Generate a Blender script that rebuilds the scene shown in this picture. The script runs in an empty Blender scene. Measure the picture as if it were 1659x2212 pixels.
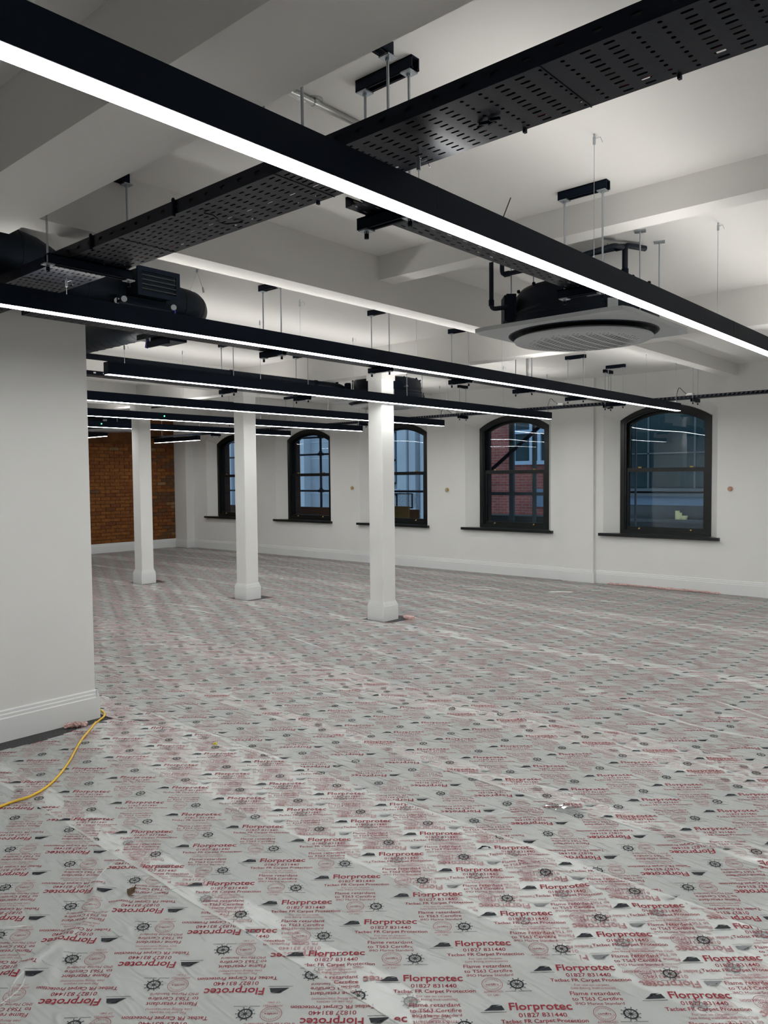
import bpy, math, random
import numpy as np
from mathutils import Vector, Matrix
random.seed(7); RNG = np.random.default_rng(7)
SC = bpy.context.scene
COL = SC.collection
PI = math.pi

# ------------------------------------------------------------------ camera
CAM_H = 1.55
def cam_axes(yaw, pitch, roll):
    f = Vector((-math.sin(yaw)*math.cos(pitch), math.cos(yaw)*math.cos(pitch), math.sin(pitch)))
    r = Vector((math.cos(yaw), math.sin(yaw), 0)); d = f.cross(r)
    return r*math.cos(roll)+d*math.sin(roll), -r*math.sin(roll)+d*math.cos(roll), f
cr, cd, cf = cam_axes(0.7222224, -0.0443342, 0.00963604)
cam = bpy.data.cameras.new('camera'); camo = bpy.data.objects.new('camera', cam); COL.objects.link(camo)
cam.sensor_fit = 'VERTICAL'; cam.sensor_height = 32.0; cam.lens = 1667.4/2212*32.0
cam.clip_start = 0.05; cam.clip_end = 200
m = Matrix.Identity(4)
for i in range(3):
    m[i][0] = cr[i]; m[i][1] = -cd[i]; m[i][2] = -cf[i]
m[2][3] = CAM_H
camo.matrix_world = m
SC.camera = camo

# ------------------------------------------------------------------ world, exposure
SKY_STRENGTH = 0.66
LIGHT_DOWN = 11.0
LIGHT_UP = 5.4
w = bpy.data.worlds.new('dusk_sky'); SC.world = w; w.use_nodes = True
bg = w.node_tree.nodes['Background']; bg.inputs[0].default_value = (0.30, 0.41, 0.56, 1); bg.inputs[1].default_value = SKY_STRENGTH
vs = SC.view_settings
vs.view_transform = 'Standard'; vs.look = 'None'; vs.gamma = 1.0; vs.exposure = 1.33
try: vs.use_curve_mapping = False
except Exception: pass

# ------------------------------------------------------------------ materials
def nodes(mat):
    mat.use_nodes = True
    return mat.node_tree.nodes, mat.node_tree.links
def M(name, col, rough=0.5, metal=0.0, bump=0.0, bscale=60.0, var=0.0, vscale=3.0, spec=0.5, stretch=None):
    mt = bpy.data.materials.new(name); nd, lk = nodes(mt); p = nd['Principled BSDF']
    p.inputs['Base Color'].default_value = (*col, 1); p.inputs['Roughness'].default_value = rough; p.inputs['Metallic'].default_value = metal
    p.inputs['Specular IOR Level'].default_value = spec
    if bump or var:
        g = nd.new('ShaderNodeNewGeometry'); vec = g.outputs['Position']
        if stretch:
            mp = nd.new('ShaderNodeMapping'); mp.inputs['Scale'].default_value = stretch; lk.new(vec, mp.inputs['Vector']); vec = mp.outputs[0]
    if bump:
        n = nd.new('ShaderNodeTexNoise'); n.inputs['Scale'].default_value = bscale; n.inputs['Detail'].default_value = 4; lk.new(vec, n.inputs['Vector'])
        b = nd.new('ShaderNodeBump'); b.inputs['Strength'].default_value = bump; b.inputs['Distance'].default_value = 0.01
        lk.new(n.outputs[0], b.inputs['Height']); lk.new(b.outputs[0], p.inputs['Normal'])
    if var:
        n2 = nd.new('ShaderNodeTexNoise'); n2.inputs['Scale'].default_value = vscale; n2.inputs['Detail'].default_value = 5; lk.new(vec, n2.inputs['Vector'])
        r = nd.new('ShaderNodeMapRange'); r.inputs['From Min'].default_value = .3; r.inputs['From Max'].default_value = .7
        r.inputs['To Min'].default_value = 1-var; r.inputs['To Max'].default_value = 1+var; lk.new(n2.outputs[0], r.inputs['Value'])
        mx = nd.new('ShaderNodeMix'); mx.data_type = 'RGBA'; mx.blend_type = 'MULTIPLY'; mx.inputs[0].default_value = 1
        mx.inputs[6].default_value = (*col, 1); lk.new(r.outputs[0], mx.inputs[7]); lk.new(mx.outputs[2], p.inputs['Base Color'])
    return mt
def emit(name, col, s):
    mt = bpy.data.materials.new(name); nd, lk = nodes(mt); nd.remove(nd['Principled BSDF'])
    e = nd.new('ShaderNodeEmission'); e.inputs[0].default_value = (*col, 1); e.inputs[1].default_value = s
    lk.new(e.outputs[0], nd['Material Output'].inputs[0]); return mt
def brick_mat(name, c1, c2, mortar, scale=1.0, rot=None, rough=.85, bump=.5):
    mt = bpy.data.materials.new(name); nd, lk = nodes(mt); p = nd['Principled BSDF']; p.inputs['Roughness'].default_value = rough
    g = nd.new('ShaderNodeNewGeometry'); sx = nd.new('ShaderNodeSeparateXYZ'); lk.new(g.outputs['Position'], sx.inputs[0])
    cb = nd.new('ShaderNodeCombineXYZ'); lk.new(sx.outputs[1 if rot == 'Y' else 0], cb.inputs[0]); lk.new(sx.outputs[2], cb.inputs[1])
    b = nd.new('ShaderNodeTexBrick'); lk.new(cb.outputs[0], b.inputs['Vector']); b.inputs['Scale'].default_value = scale
    b.inputs['Color1'].default_value = (*c1, 1); b.inputs['Color2'].default_value = (*c2, 1); b.inputs['Mortar'].default_value = (*mortar, 1)
    b.inputs['Brick Width'].default_value = .225; b.inputs['Row Height'].default_value = .075; b.inputs['Mortar Size'].default_value = .006
    n = nd.new('ShaderNodeTexNoise'); n.inputs['Scale'].default_value = 1.7; n.inputs['Detail'].default_value = 6; lk.new(g.outputs['Position'], n.inputs['Vector'])
    mx = nd.new('ShaderNodeMix'); mx.data_type = 'RGBA'; mx.blend_type = 'OVERLAY'; mx.inputs[0].default_value = .5
    lk.new(b.outputs[0], mx.inputs[6]); lk.new(n.outputs[0], mx.inputs[7]); lk.new(mx.outputs[2], p.inputs['Base Color'])
    bp = nd.new('ShaderNodeBump'); bp.inputs['Strength'].default_value = bump; bp.inputs['Distance'].default_value = .01; bp.invert = True
    lk.new(b.outputs[1], bp.inputs['Height']); lk.new(bp.outputs[0], p.inputs['Normal'])
    return mt

m_wall = M('white_wall_paint', (.735, .74, .725), .75, bump=.04, bscale=90, var=.02, vscale=1.5)
m_ceil = M('white_ceiling_paint', (.73, .72, .70), .85, bump=.05, bscale=40, var=.02, vscale=1.2)
m_trimw = M('white_gloss_paint', (.74, .76, .76), .4, bump=.02, bscale=50)
m_black = M('black_powder_coat', (.005, .008, .015), .5, bump=.02, bscale=400, spec=.16)
m_blackm = M('matt_black_metal', (.004, .0045, .007), .5, bump=.03, bscale=300, spec=.3)
m_tray = M('black_tray_steel', (.004, .0045, .008), .34, bump=.03, bscale=200, spec=.2)
m_duct = M('black_painted_duct', (.0045, .0065, .009), .42, bump=.05, bscale=60, var=.15, vscale=5, spec=.2)
m_zinc = M('zinc_steel', (.42, .46, .49), .35, metal=.85)
m_galv = M('galvanised_conduit', (.55, .56, .55), .3, metal=.9, bump=.05, bscale=80)
m_panel = M('off_white_plastic', (.44, .465, .475), .4)
m_panelg = M('grey_plastic', (.40, .43, .44), .4)
m_hole = M('dark_grille_hole', (.04, .043, .05), .7)
m_rubber = M('black_pipe_insulation', (.005, .005, .007), .6, bump=.1, bscale=150)
m_frame = M('black_window_paint', (.006, .009, .009), .3, bump=.02, bscale=80)
m_brass = M('aged_brass', (.55, .40, .16), .35, metal=.8)
m_carpet = M('charcoal_carpet', (.06, .062, .065), .95, bump=.6, bscale=500, var=.35, vscale=90)
m_red = M('red_cable_sheath', (.30, .02, .02), .45)
m_cable = M('black_cable_sheath', (.006, .006, .009), .5)
m_yellow = M('yellow_cable_sheath', (.72, .46, .03), .4)
m_whitep = M('white_plastic', (.75, .75, .72), .45)
m_blue = M('blue_lever_plastic', (.02, .03, .25), .4)
m_green = emit('green_indicator_glow', (.05, 1.0, .35), 6.0)
m_lamp = emit('light_diffuser_glow', (1.0, .995, .975), LIGHT_DOWN)
m_up = emit('uplight_lens_glow', (1.0, .975, .93), LIGHT_UP)
m_ink = M('maroon_print_ink', (.235, .014, .028), .5, spec=.2)
m_inkf = M('pale_maroon_fine_print', (.30, .075, .085), .5)
m_inkb = M('black_print_ink', (.012, .016, .022), .5, spec=.15)
m_gink = M('maroon_print_under_film', (.30, .125, .135), .3)
m_ginkf = M('fine_print_under_film', (.36, .22, .22), .3)
m_ginkb = M('black_print_under_film', (.13, .14, .15), .3)
m_oldbrick = brick_mat('old_brick_backing', (.20, .07, .014), (.16, .05, .010), (.13, .05, .014), rot='Y')
BRK = [M('brick_%s' % n, c, .85, bump=.5, bscale=60, var=.28, vscale=14) for n, c in
       (('orange', (.215, .076, .013)), ('rust', (.185, .060, .010)), ('brown', (.150, .046, .010)), ('grey_brown', (.105, .050, .021)), ('mortar_smeared', (.21, .12, .05)))]
m_mortar = M('brown_mortar', (.125, .048, .012), .95, bump=.5, bscale=90, var=.3, vscale=6)
m_extbrick = brick_mat('exterior_red_brick', (.42, .12, .09), (.36, .09, .07), (.40, .28, .25))
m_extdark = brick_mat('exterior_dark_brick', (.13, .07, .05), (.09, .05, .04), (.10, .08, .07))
m_stone = M('pale_stone', (.62, .66, .70), .8, bump=.3, bscale=20, var=.08, vscale=1.1)
m_stone2 = M('weathered_stone', (.42, .46, .50), .85, bump=.3, bscale=20, var=.12, vscale=1.3)
m_scaf = M('grey_scaffold_steel', (.16, .18, .19), .5, metal=.3)
m_scafd = M('dark_scaffold_steel', (.03, .03, .04), .5)
m_ply = M('brown_toe_board', (.13, .055, .025), .8, var=.2, vscale=8, stretch=(1, 1, 12))
m_slate = M('dark_cladding', (.085, .09, .088), .6, var=.1)
m_bluep = M('blue_grey_panel', (.20, .27, .35), .5)
m_extfr = M('pale_window_paint', (.50, .62, .75), .5)
m_extglass = M('dark_street_glass', (.045, .075, .08), .12, var=.4, vscale=.8)
m_cream = M('cream_yellow', (.95, .78, .36), .6)
m_ground = M('asphalt', (.06, .06, .065), .9)
m_leaf = M('dry_brown_leaf', (.10, .06, .03), .8, bump=.3, bscale=120)

def glass_mat(name, tint, base=.035, gain=1.0):
    mt = bpy.data.materials.new(name); nd, lk = nodes(mt); nd.remove(nd['Principled BSDF'])
    t = nd.new('ShaderNodeBsdfTransparent'); t.inputs[0].default_value = (*tint, 1)
    g = nd.new('ShaderNodeBsdfGlossy'); g.inputs['Roughness'].default_value = .0; g.inputs[0].default_value = (.9, .95, 1, 1)
    gn = nd.new('ShaderNodeNewGeometry'); ns = nd.new('ShaderNodeTexNoise'); ns.inputs['Scale'].default_value = 1.6; ns.inputs['Detail'].default_value = 0
    lk.new(gn.outputs['Position'], ns.inputs['Vector'])
    bp = nd.new('ShaderNodeBump'); bp.inputs['Strength'].default_value = .05; bp.inputs['Distance'].default_value = .05; lk.new(ns.outputs[0], bp.inputs['Height'])
    lk.new(bp.outputs[0], g.inputs['Normal'])
    fr = nd.new('ShaderNodeFresnel'); fr.inputs[0].default_value = 1.45
    mx = nd.new('ShaderNodeMixShader'); lk.new(fr.outputs[0], mx.inputs[0]); lk.new(t.outputs[0], mx.inputs[1]); lk.new(g.outputs[0], mx.inputs[2])
    lk.new(mx.outputs[0], nd['Material Output'].inputs[0]); return mt
m_glass = glass_mat('window_glass', (.90, .95, .95))
m_clear = glass_mat('clear_plastic_scrap', (.93, .93, .93))

def film_mat():
    mt = bpy.data.materials.new('milky_printed_film'); nd, lk = nodes(mt); p = nd['Principled BSDF']
    p.inputs['Base Color'].default_value = (.94, .985, .965, 1); p.inputs['Roughness'].default_value = .19; p.inputs['Specular IOR Level'].default_value = .55
    g = nd.new('ShaderNodeNewGeometry')
    mp = nd.new('ShaderNodeMapping'); mp.inputs['Rotation'].default_value = (0, 0, .5); mp.inputs['Scale'].default_value = (6, 26, 6); lk.new(g.outputs['Position'], mp.inputs['Vector'])
    n1 = nd.new('ShaderNodeTexNoise'); n1.inputs['Scale'].default_value = 1.2; n1.inputs['Detail'].default_value = 6; n1.inputs['Roughness'].default_value = .62; n1.inputs['Distortion'].default_value = .6; n1.noise_type = 'RIDGED_MULTIFRACTAL'; n1.normalize = True; lk.new(mp.outputs[0], n1.inputs['Vector'])
    n2 = nd.new('ShaderNodeTexNoise'); n2.inputs['Scale'].default_value = 3.0; n2.inputs['Detail'].default_value = 3; lk.new(g.outputs['Position'], n2.inputs['Vector'])
    ad = nd.new('ShaderNodeMath'); ad.operation = 'ADD'; lk.new(n1.outputs[0], ad.inputs[0]); lk.new(n2.outputs[0], ad.inputs[1])
    b = nd.new('ShaderNodeBump'); b.inputs['Strength'].default_value = .65; b.inputs['Distance'].default_value = .012; lk.new(ad.outputs[0], b.inputs['Height']); lk.new(b.outputs[0], p.inputs['Normal'])
    t = nd.new('ShaderNodeBsdfTransparent'); t.inputs[0].default_value = (1, 1, 1, 1)
    mx = nd.new('ShaderNodeMixShader'); mx.inputs[0].default_value = .58
    lk.new(p.outputs[0], mx.inputs[1]); lk.new(t.outputs[0], mx.inputs[2]); lk.new(mx.outputs[0], nd['Material Output'].inputs[0])
    return mt
m_film = film_mat()
for q in (m_tray, m_black, m_blackm, m_duct, m_rubber):
    q.node_tree.nodes['Principled BSDF'].inputs['Specular Tint'].default_value = (.55, .72, 1.0, 1)

# ------------------------------------------------------------------ mesh helpers
ORG = {}
def tag(o, label=None, cat=None, group=None, kind=None):
    if label: o['label'] = label
    if cat: o['category'] = cat
    if group: o['group'] = group
    if kind: o['kind'] = kind
    return o
def empty(name, loc, parent=None):
    o = bpy.data.objects.new(name, None); COL.objects.link(o); o.empty_display_size = .1
    if parent is not None:
        o.parent = parent; o.location = Vector(loc)-ORG[parent]
    else: o.location = loc
    ORG[o] = Vector(loc); return o
class MB:
    def __init__(s): s.v = []; s.f = []; s.mi = []
    def add(s, vs, fs):
        n = len(s.v); s.v += [tuple(v) for v in vs]; s.f += [tuple(i+n for i in f) for f in fs]; return s
    def box(s, x0, x1, y0, y1, z0, z1):
        return s.add([(x0,y0,z0),(x1,y0,z0),(x1,y1,z0),(x0,y1,z0),(x0,y0,z1),(x1,y0,z1),(x1,y1,z1),(x0,y1,z1)],
                     [(0,3,2,1),(4,5,6,7),(0,1,5,4),(1,2,6,5),(2,3,7,6),(3,0,4,7)])
    def obox(s, c, a, b, d):   # centre, three half vectors
        c, a, b, d = Vector(c), Vector(a), Vector(b), Vector(d)
        P = [c+i*a+j*b+k*d for k in (-1, 1) for i, j in ((-1,-1),(1,-1),(1,1),(-1,1))]
        return s.add(P, [(0,3,2,1),(4,5,6,7),(0,1,5,4),(1,2,6,5),(2,3,7,6),(3,0,4,7)])
    def bbox(s, x0, x1, y0, y1, z0, z1, r):   # box with chamfered vertical edges and top/bottom rims
        pts = [(x0+r,y0),(x1-r,y0),(x1,y0+r),(x1,y1-r),(x1-r,y1),(x0+r,y1),(x0,y1-r),(x0,y0+r)]
        return s.prism([(x, y) for x, y in pts], z0, z1)
    def prism(s, poly, z0, z1):
        n = len(poly); V = [(x,y,z0) for x,y in poly]+[(x,y,z1) for x,y in poly]
        return s.add(V, [tuple(range(n-1,-1,-1)), tuple(range(n,2*n))]+[(i,(i+1)%n,n+(i+1)%n,n+i) for i in range(n)])
    def cyl(s, p0, p1, r, n=10, r1=None, cap=True):
        p0, p1 = Vector(p0), Vector(p1); d = (p1-p0).normalized(); a = d.orthogonal().normalized(); b = d.cross(a)
        r1 = r if r1 is None else r1
        V = [p0+(a*math.cos(t)+b*math.sin(t))*r for t in [2*PI*i/n for i in range(n)]]+[p1+(a*math.cos(t)+b*math.sin(t))*r1 for t in [2*PI*i/n for i in range(n)]]
        F = [(i,(i+1)%n,n+(i+1)%n,n+i) for i in range(n)]
        if cap: F += [tuple(range(n-1,-1,-1)), tuple(range(n,2*n))]
        return s.add(V, F)
    def tube(s, pts, r, n=8, cap=True):
        pts = [Vector(p) for p in pts]; V = []; a = None
        for i, p in enumerate(pts):
            t = ((pts[min(i+1,len(pts)-1)]-p).normalized()+(p-pts[max(i-1,0)]).normalized()).normalized()
            a = t.orthogonal().normalized() if a is None else (a-t*a.dot(t)).normalized()
            b = t.cross(a)
            rr = r if not isinstance(r, (list, tuple)) else r[i]
            V += [p+(a*math.cos(2*PI*k/n)+b*math.sin(2*PI*k/n))*rr for k in range(n)]
        F = [(i*n+k, i*n+(k+1)%n, (i+1)*n+(k+1)%n, (i+1)*n+k) for i in range(len(pts)-1) for k in range(n)]
        if cap: F += [tuple(range(n-1,-1,-1)), tuple((len(pts)-1)*n+k for k in range(n))]
        return s.add(V, F)
    def lathe(s, prof, c, n=48, cap0=False, cap1=False):
        V = [(c[0]+r*math.cos(2*PI*k/n), c[1]+r*math.sin(2*PI*k/n), c[2]+z) for r, z in prof for k in range(n)]
        F = [(i*n+k, i*n+(k+1)%n, (i+1)*n+(k+1)%n, (i+1)*n+k) for i in range(len(prof)-1) for k in range(n)]
        if cap0: F.append(tuple(range(n-1,-1,-1)))
        if cap1: F.append(tuple((len(prof)-1)*n+k for k in range(n)))
        return s.add(V, F)
    def sphere(s, c, r, n=10, sz=1.0):
        prof = [(max(1e-4, r*math.sin(PI*i/6)), -r*sz*math.cos(PI*i/6)) for i in range(7)]
        return s.lathe(prof, c, n)
    def build(s, name, mat, parent=None, smooth=False, label=None, kind=None):
        me = bpy.data.meshes.new(name); V = s.v
        if parent is not None: o3 = ORG[parent]
        else:
            A = np.array(V); o3 = Vector(((A[:,0].min()+A[:,0].max())/2, (A[:,1].min()+A[:,1].max())/2, A[:,2].min()))
        me.from_pydata([(x-o3[0], y-o3[1], z-o3[2]) for x, y, z in V], [], s.f)
        mats = mat if isinstance(mat, list) else [mat]
        for q in mats: me.materials.append(q)
        if s.mi and len(s.mi) == len(me.polygons): me.polygons.foreach_set('material_index', s.mi)
        if smooth is True: me.polygons.foreach_set('use_smooth', [True]*len(me.polygons))
        elif smooth: 
            me.polygons.foreach_set('use_smooth', [True]*len(me.polygons)); me.set_sharp_from_angle(angle=math.radians(smooth))
        me.validate(); me.update()
        o = bpy.data.objects.new(name, me); COL.objects.link(o)
        if parent is not None: o.parent = parent
        else: o.location = o3
        ORG[o] = Vector(o3)
        if label: o['label'] = label
        if kind: o['kind'] = kind
        return o
def arcpts(p0, c, p1, n=6):   # quadratic bend
    p0, c, p1 = Vector(p0), Vector(c), Vector(p1)
    return [(1-t)**2*p0+2*t*(1-t)*c+t*t*p1 for t in [i/n for i in range(n+1)]]
def rounded(path, r, n=5):
    path = [Vector(p) for p in path]; out = [path[0]]
    for a, b, c in zip(path, path[1:], path[2:]):
        d1 = (a-b); d2 = (c-b); q = min(r, d1.length*.49, d2.length*.49)
        out += arcpts(b+d1.normalized()*q, b, b+d2.normalized()*q, n)
    return out+[path[-1]]
def spline(P, n=8):   # catmull-rom through points
    P = [Vector(p) for p in P]; Q = [P[0]]+P+[P[-1]]; out = []
    for i in range(len(P)-1):
        a, b, c, d = Q[i:i+4]
        for k in range(n):
            t = k/n; out.append(.5*((2*b)+(c-a)*t+(2*a-5*b+4*c-d)*t*t+(3*b-a-3*c+d)*t**3))
    return out+[P[-1]]

# ------------------------------------------------------------------ room shell
D = 10.37; ZC = 2.95; XB = -15.38; XR = 4.6; YF = -3.2
PXF = -4.72; PYE = 2.485          # face and corner of the near left wall
floor = tag(MB().box(XB-.3, XR+.3, YF-.3, D+.5, -.12, 0).build('floor', m_carpet), kind='structure')
ceiling = tag(MB().box(XB-.3, XR+.3, YF-.3, D+.5, ZC, ZC+.2).build('ceiling', m_ceil), kind='structure')
def beam(x0, x1, y0, y1, z0):
    return MB().box(x0, x1, y0, y1, z0, ZC+.01).build('beam', m_ceil, ceiling)
beam(-3.581, XR, 1.215, 1.535, 2.66)                    # beside the wide tray
beam(-3.445, -3.285, 1.535, 6.2, 2.66)
beam(-3.285, XR, 3.70, 3.845, 2.80)
beam(XB, XR, 6.20, 6.395, 2.66)                         # over the columns
beam(-3.285, -3.14, 6.395, D, 2.80)
for x in (-8.1, -10.5, -12.9):
    beam(x-.07, x+.07, 6.395, D, 2.80)
for x in (-7.95, -10.4, -12.9):
    beam(x-.08, x+.08, PYE, 6.2, 2.66)
beam(-15.3, -6.62, PYE-.02, PYE+.20, 2.80)

WC = [-4.132, -6.545, -8.905, -11.245, -13.60]           # window centres
HW, OL, OR_ = .632, .185, .125                          # frame half width, splay left and right
ZS = .735; ZSP = 2.33; RISE = .19; ZSPO = 2.415; RISEO = .303; RD = .165
NA = 16
def profile(xl, xr, zb, zsp, rise, n=NA):
    h = (xr-xl)/2; c = (xl+xr)/2; R = (h*h+rise*rise)/(2*rise); cz = zsp+rise-R; a0 = math.asin(h/R)
    return [(xl, zb)]+[(c+R*math.sin(-a0+2*a0*i/n), cz+R*math.cos(-a0+2*a0*i/n)) for i in range(n+1)]+[(xr, zb)]
def inset(xl, xr, zb, zsp, rise, k, kb, n=NA):
    h = (xr-xl)/2; c = (xl+xr)/2; R = (h*h+rise*rise)/(2*rise); cz = zsp+rise-R; r = R-k; hh = h-k; a0 = math.asin(hh/r)
    return [(xl+k, zb+kb)]+[(c+r*math.sin(-a0+2*a0*i/n), cz+r*math.cos(-a0+2*a0*i/n)) for i in range(n+1)]+[(xr-k, zb+kb)]
def holed_wall(mb, y, profs, xl, xr, zt, flip=False):
    profs = sorted(profs, key=lambda p: p[0][0]); x = xl
    def q(a, b, c, d):
        n = len(mb.v); mb.v += [a, b, c, d]; mb.f.append((n, n+1, n+2, n+3) if not flip else (n+3, n+2, n+1, n))
    for p in profs:
        q((x,y,0),(p[0][0],y,0),(p[0][0],y,zt),(x,y,zt))
        zb = p[0][1]; q((p[0][0],y,0),(p[-1][0],y,0),(p[-1][0],y,zb),(p[0][0],y,zb))
        arc = p[1:-1]
        for a, b in zip(arc, arc[1:]): q((a[0],y,a[1]),(b[0],y,b[1]),(b[0],y,zt),(a[0],y,zt))
        x = p[-1][0]
    q((x,y,0),(xr,y,0),(xr,y,zt),(x,y,zt))
def loft(mb, pa, ya, pb, yb, close=False):
    n = len(mb.v); k = len(pa)
    mb.v += [(x,ya,z) for x,z in pa]+[(x,yb,z) for x,z in pb]
    rng = range(k if close else k-1)
    mb.f += [(n+i, n+k+i, n+k+(i+1)%k, n+(i+1)%k) for i in rng]
outer = [profile(c-HW-OL, c+HW+OR_, ZS-.045, ZSPO, RISEO) for c in WC]
inner = [profile(c-HW, c+HW, ZS-.045, ZSP, RISE) for c in WC]
wb = MB(); holed_wall(wb, D, outer, XB-.3, XR+.3, ZC+.05)
for o_, i_ in zip(outer, inner): loft(wb, o_, D, i_, D+RD, True)
for i_ in inner: loft(wb, i_, D+RD, i_, D+.32, True)
wall_back = tag(wb.build('wall_back', m_wall), kind='structure')
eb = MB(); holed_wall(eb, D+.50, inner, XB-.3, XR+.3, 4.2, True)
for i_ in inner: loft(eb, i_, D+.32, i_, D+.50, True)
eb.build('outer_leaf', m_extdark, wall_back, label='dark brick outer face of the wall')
# pilasters on the window wall
MB().box(-5.535, -5.075, D-.055, D+.02, 0, ZC).build('pilaster', m_wall, wall_back)
MB().box(XB-.1, -14.93, D-.20, D+.02, 0, ZC).build('pilaster', m_wall, wall_back)
tag(MB().box(XR, XR+.2, YF-.2, D+.5, 0, ZC).build('wall_right', m_wall), kind='structure')
tag(MB().box(XB-.2, XR+.2, YF-.2, YF, 0, ZC).build('wall_front', m_wall), kind='structure')
wall_near = tag(MB().box(PXF-2.9, PXF, YF-.01, PYE, 0, ZC).build('wall_near_left', m_wall), kind='structure')
wall_left = tag(MB().box(XB-.3, XB-.012, YF, D+.4, 0, ZC).build('wall_left', m_oldbrick), kind='structure')

def skirting(name, p0, p1, nx, ny, h=.188, ext0=0, ext1=0):
    # stepped white board along p0-p1, normal (nx,ny)
    dx, dy = p1[0]-p0[0], p1[1]-p0[1]; L = math.hypot(dx, dy); ux, uy = dx/L, dy/L
    prof = [(0,0),(.022,0),(.022,h*.74),(.018,h*.77),(.018,h*.86),(.012,h*.89),(.012,h*.97),(.006,h),(0,h)]
    A = (p0[0]-ux*ext0, p0[1]-uy*ext0); B = (p1[0]+ux*ext1, p1[1]+uy*ext1)
    mb = MB(); k = len(prof)
    V = [(q[0]+nx*a, q[1]+ny*a, z) for q in (A, B) for a, z in prof]
    mb.add(V, [(i, (i+1)%k, k+(i+1)%k, k+i) for i in range(k)]+[tuple(range(k-1,-1,-1)), tuple(range(k,2*k))])
    return mb
def skset(name, runs, h=.188):
    mb = MB()
    for r in runs:
        s_ = skirting(name, *r, h=h); mb.add(s_.v, s_.f)
    return tag(mb.build(name, m_trimw), kind='structure')
skset('baseboard_back', [((-14.93, D), (-5.535, D), 0, -1), ((-5.55, D-.055), (-5.06, D-.055), 0, -1), ((-5.075, D-.08), (-5.075, D), 1, 0), ((-5.075, D), (XR, D), 0, -1),
                         ((XB, D-.20), (-14.91, D-.20), 0, -1), ((-14.93, D-.22), (-14.93, D), 1, 0)])
skset('baseboard_left', [((XB, PYE), (XB, D-.20), 1, 0)], h=.20)
skset('baseboard_near', [((PXF, YF), (PXF, PYE), 1, 0), ((PXF+.022, PYE), (PXF-2.9, PYE), 0, 1)])

# individual bricks on the far left wall
meshes = []
def brick_mesh(L, H, mat, k):
    b = MB(); b.box(0, .02, 0, L, 0, H); 
    me = bpy.data.meshes.new('brick'); r = .0025
    v = [(0,0,0),(.014+.004*(k % 3)/2,r,r),(.014+.004*(k % 3)/2,L-r,r),(0,L,0),(0,0,H),(.016,r,H-r),(.016,L-r,H-r),(0,L,H)]
    me.from_pydata(v, [], [(1,2,6,5),(0,1,5,4),(2,3,7,6),(4,5,6,7),(0,3,2,1)]); me.materials.append(mat); return me
BM = [[brick_mesh(L, .068, mt, k) for k, mt in enumerate(BRK)] for L in (.222, .108)]
MB().box(XB-.02, XB-.006, 7.55, D-.20, .2, 2.78).build('mortar_bed', m_mortar, wall_left)
cnt = 0; z = .205; row = 0
while z < 2.55 and cnt < 298:
    y = D-.205; first = row % 2
    while y > 7.95 and cnt < 298:
        L = 1 if (first and y > D-.21) else 0
        ln = (.222, .108)[L]
        fy = (y-7.9)/2.3
        # older patched area beside the pier
        patched = y > D-.55+.12*math.sin(z*5)
        if patched: k = random.choices(range(5), (1, 1, 2, 5, 2 if 1.2 < z < 2.2 else .6))[0]
        else: k = random.choices(range(5), (6, 5, 1.5, .12, .06))[0]
        o = bpy.data.objects.new('brick', BM[L][k]); COL.objects.link(o); o.parent = wall_left
        o.location = Vector((XB-.008+random.uniform(-.002, .002), y-ln, z))-ORG[wall_left]
        y -= ln+.008; cnt += 1
    z += .0765; row += 1

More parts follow.
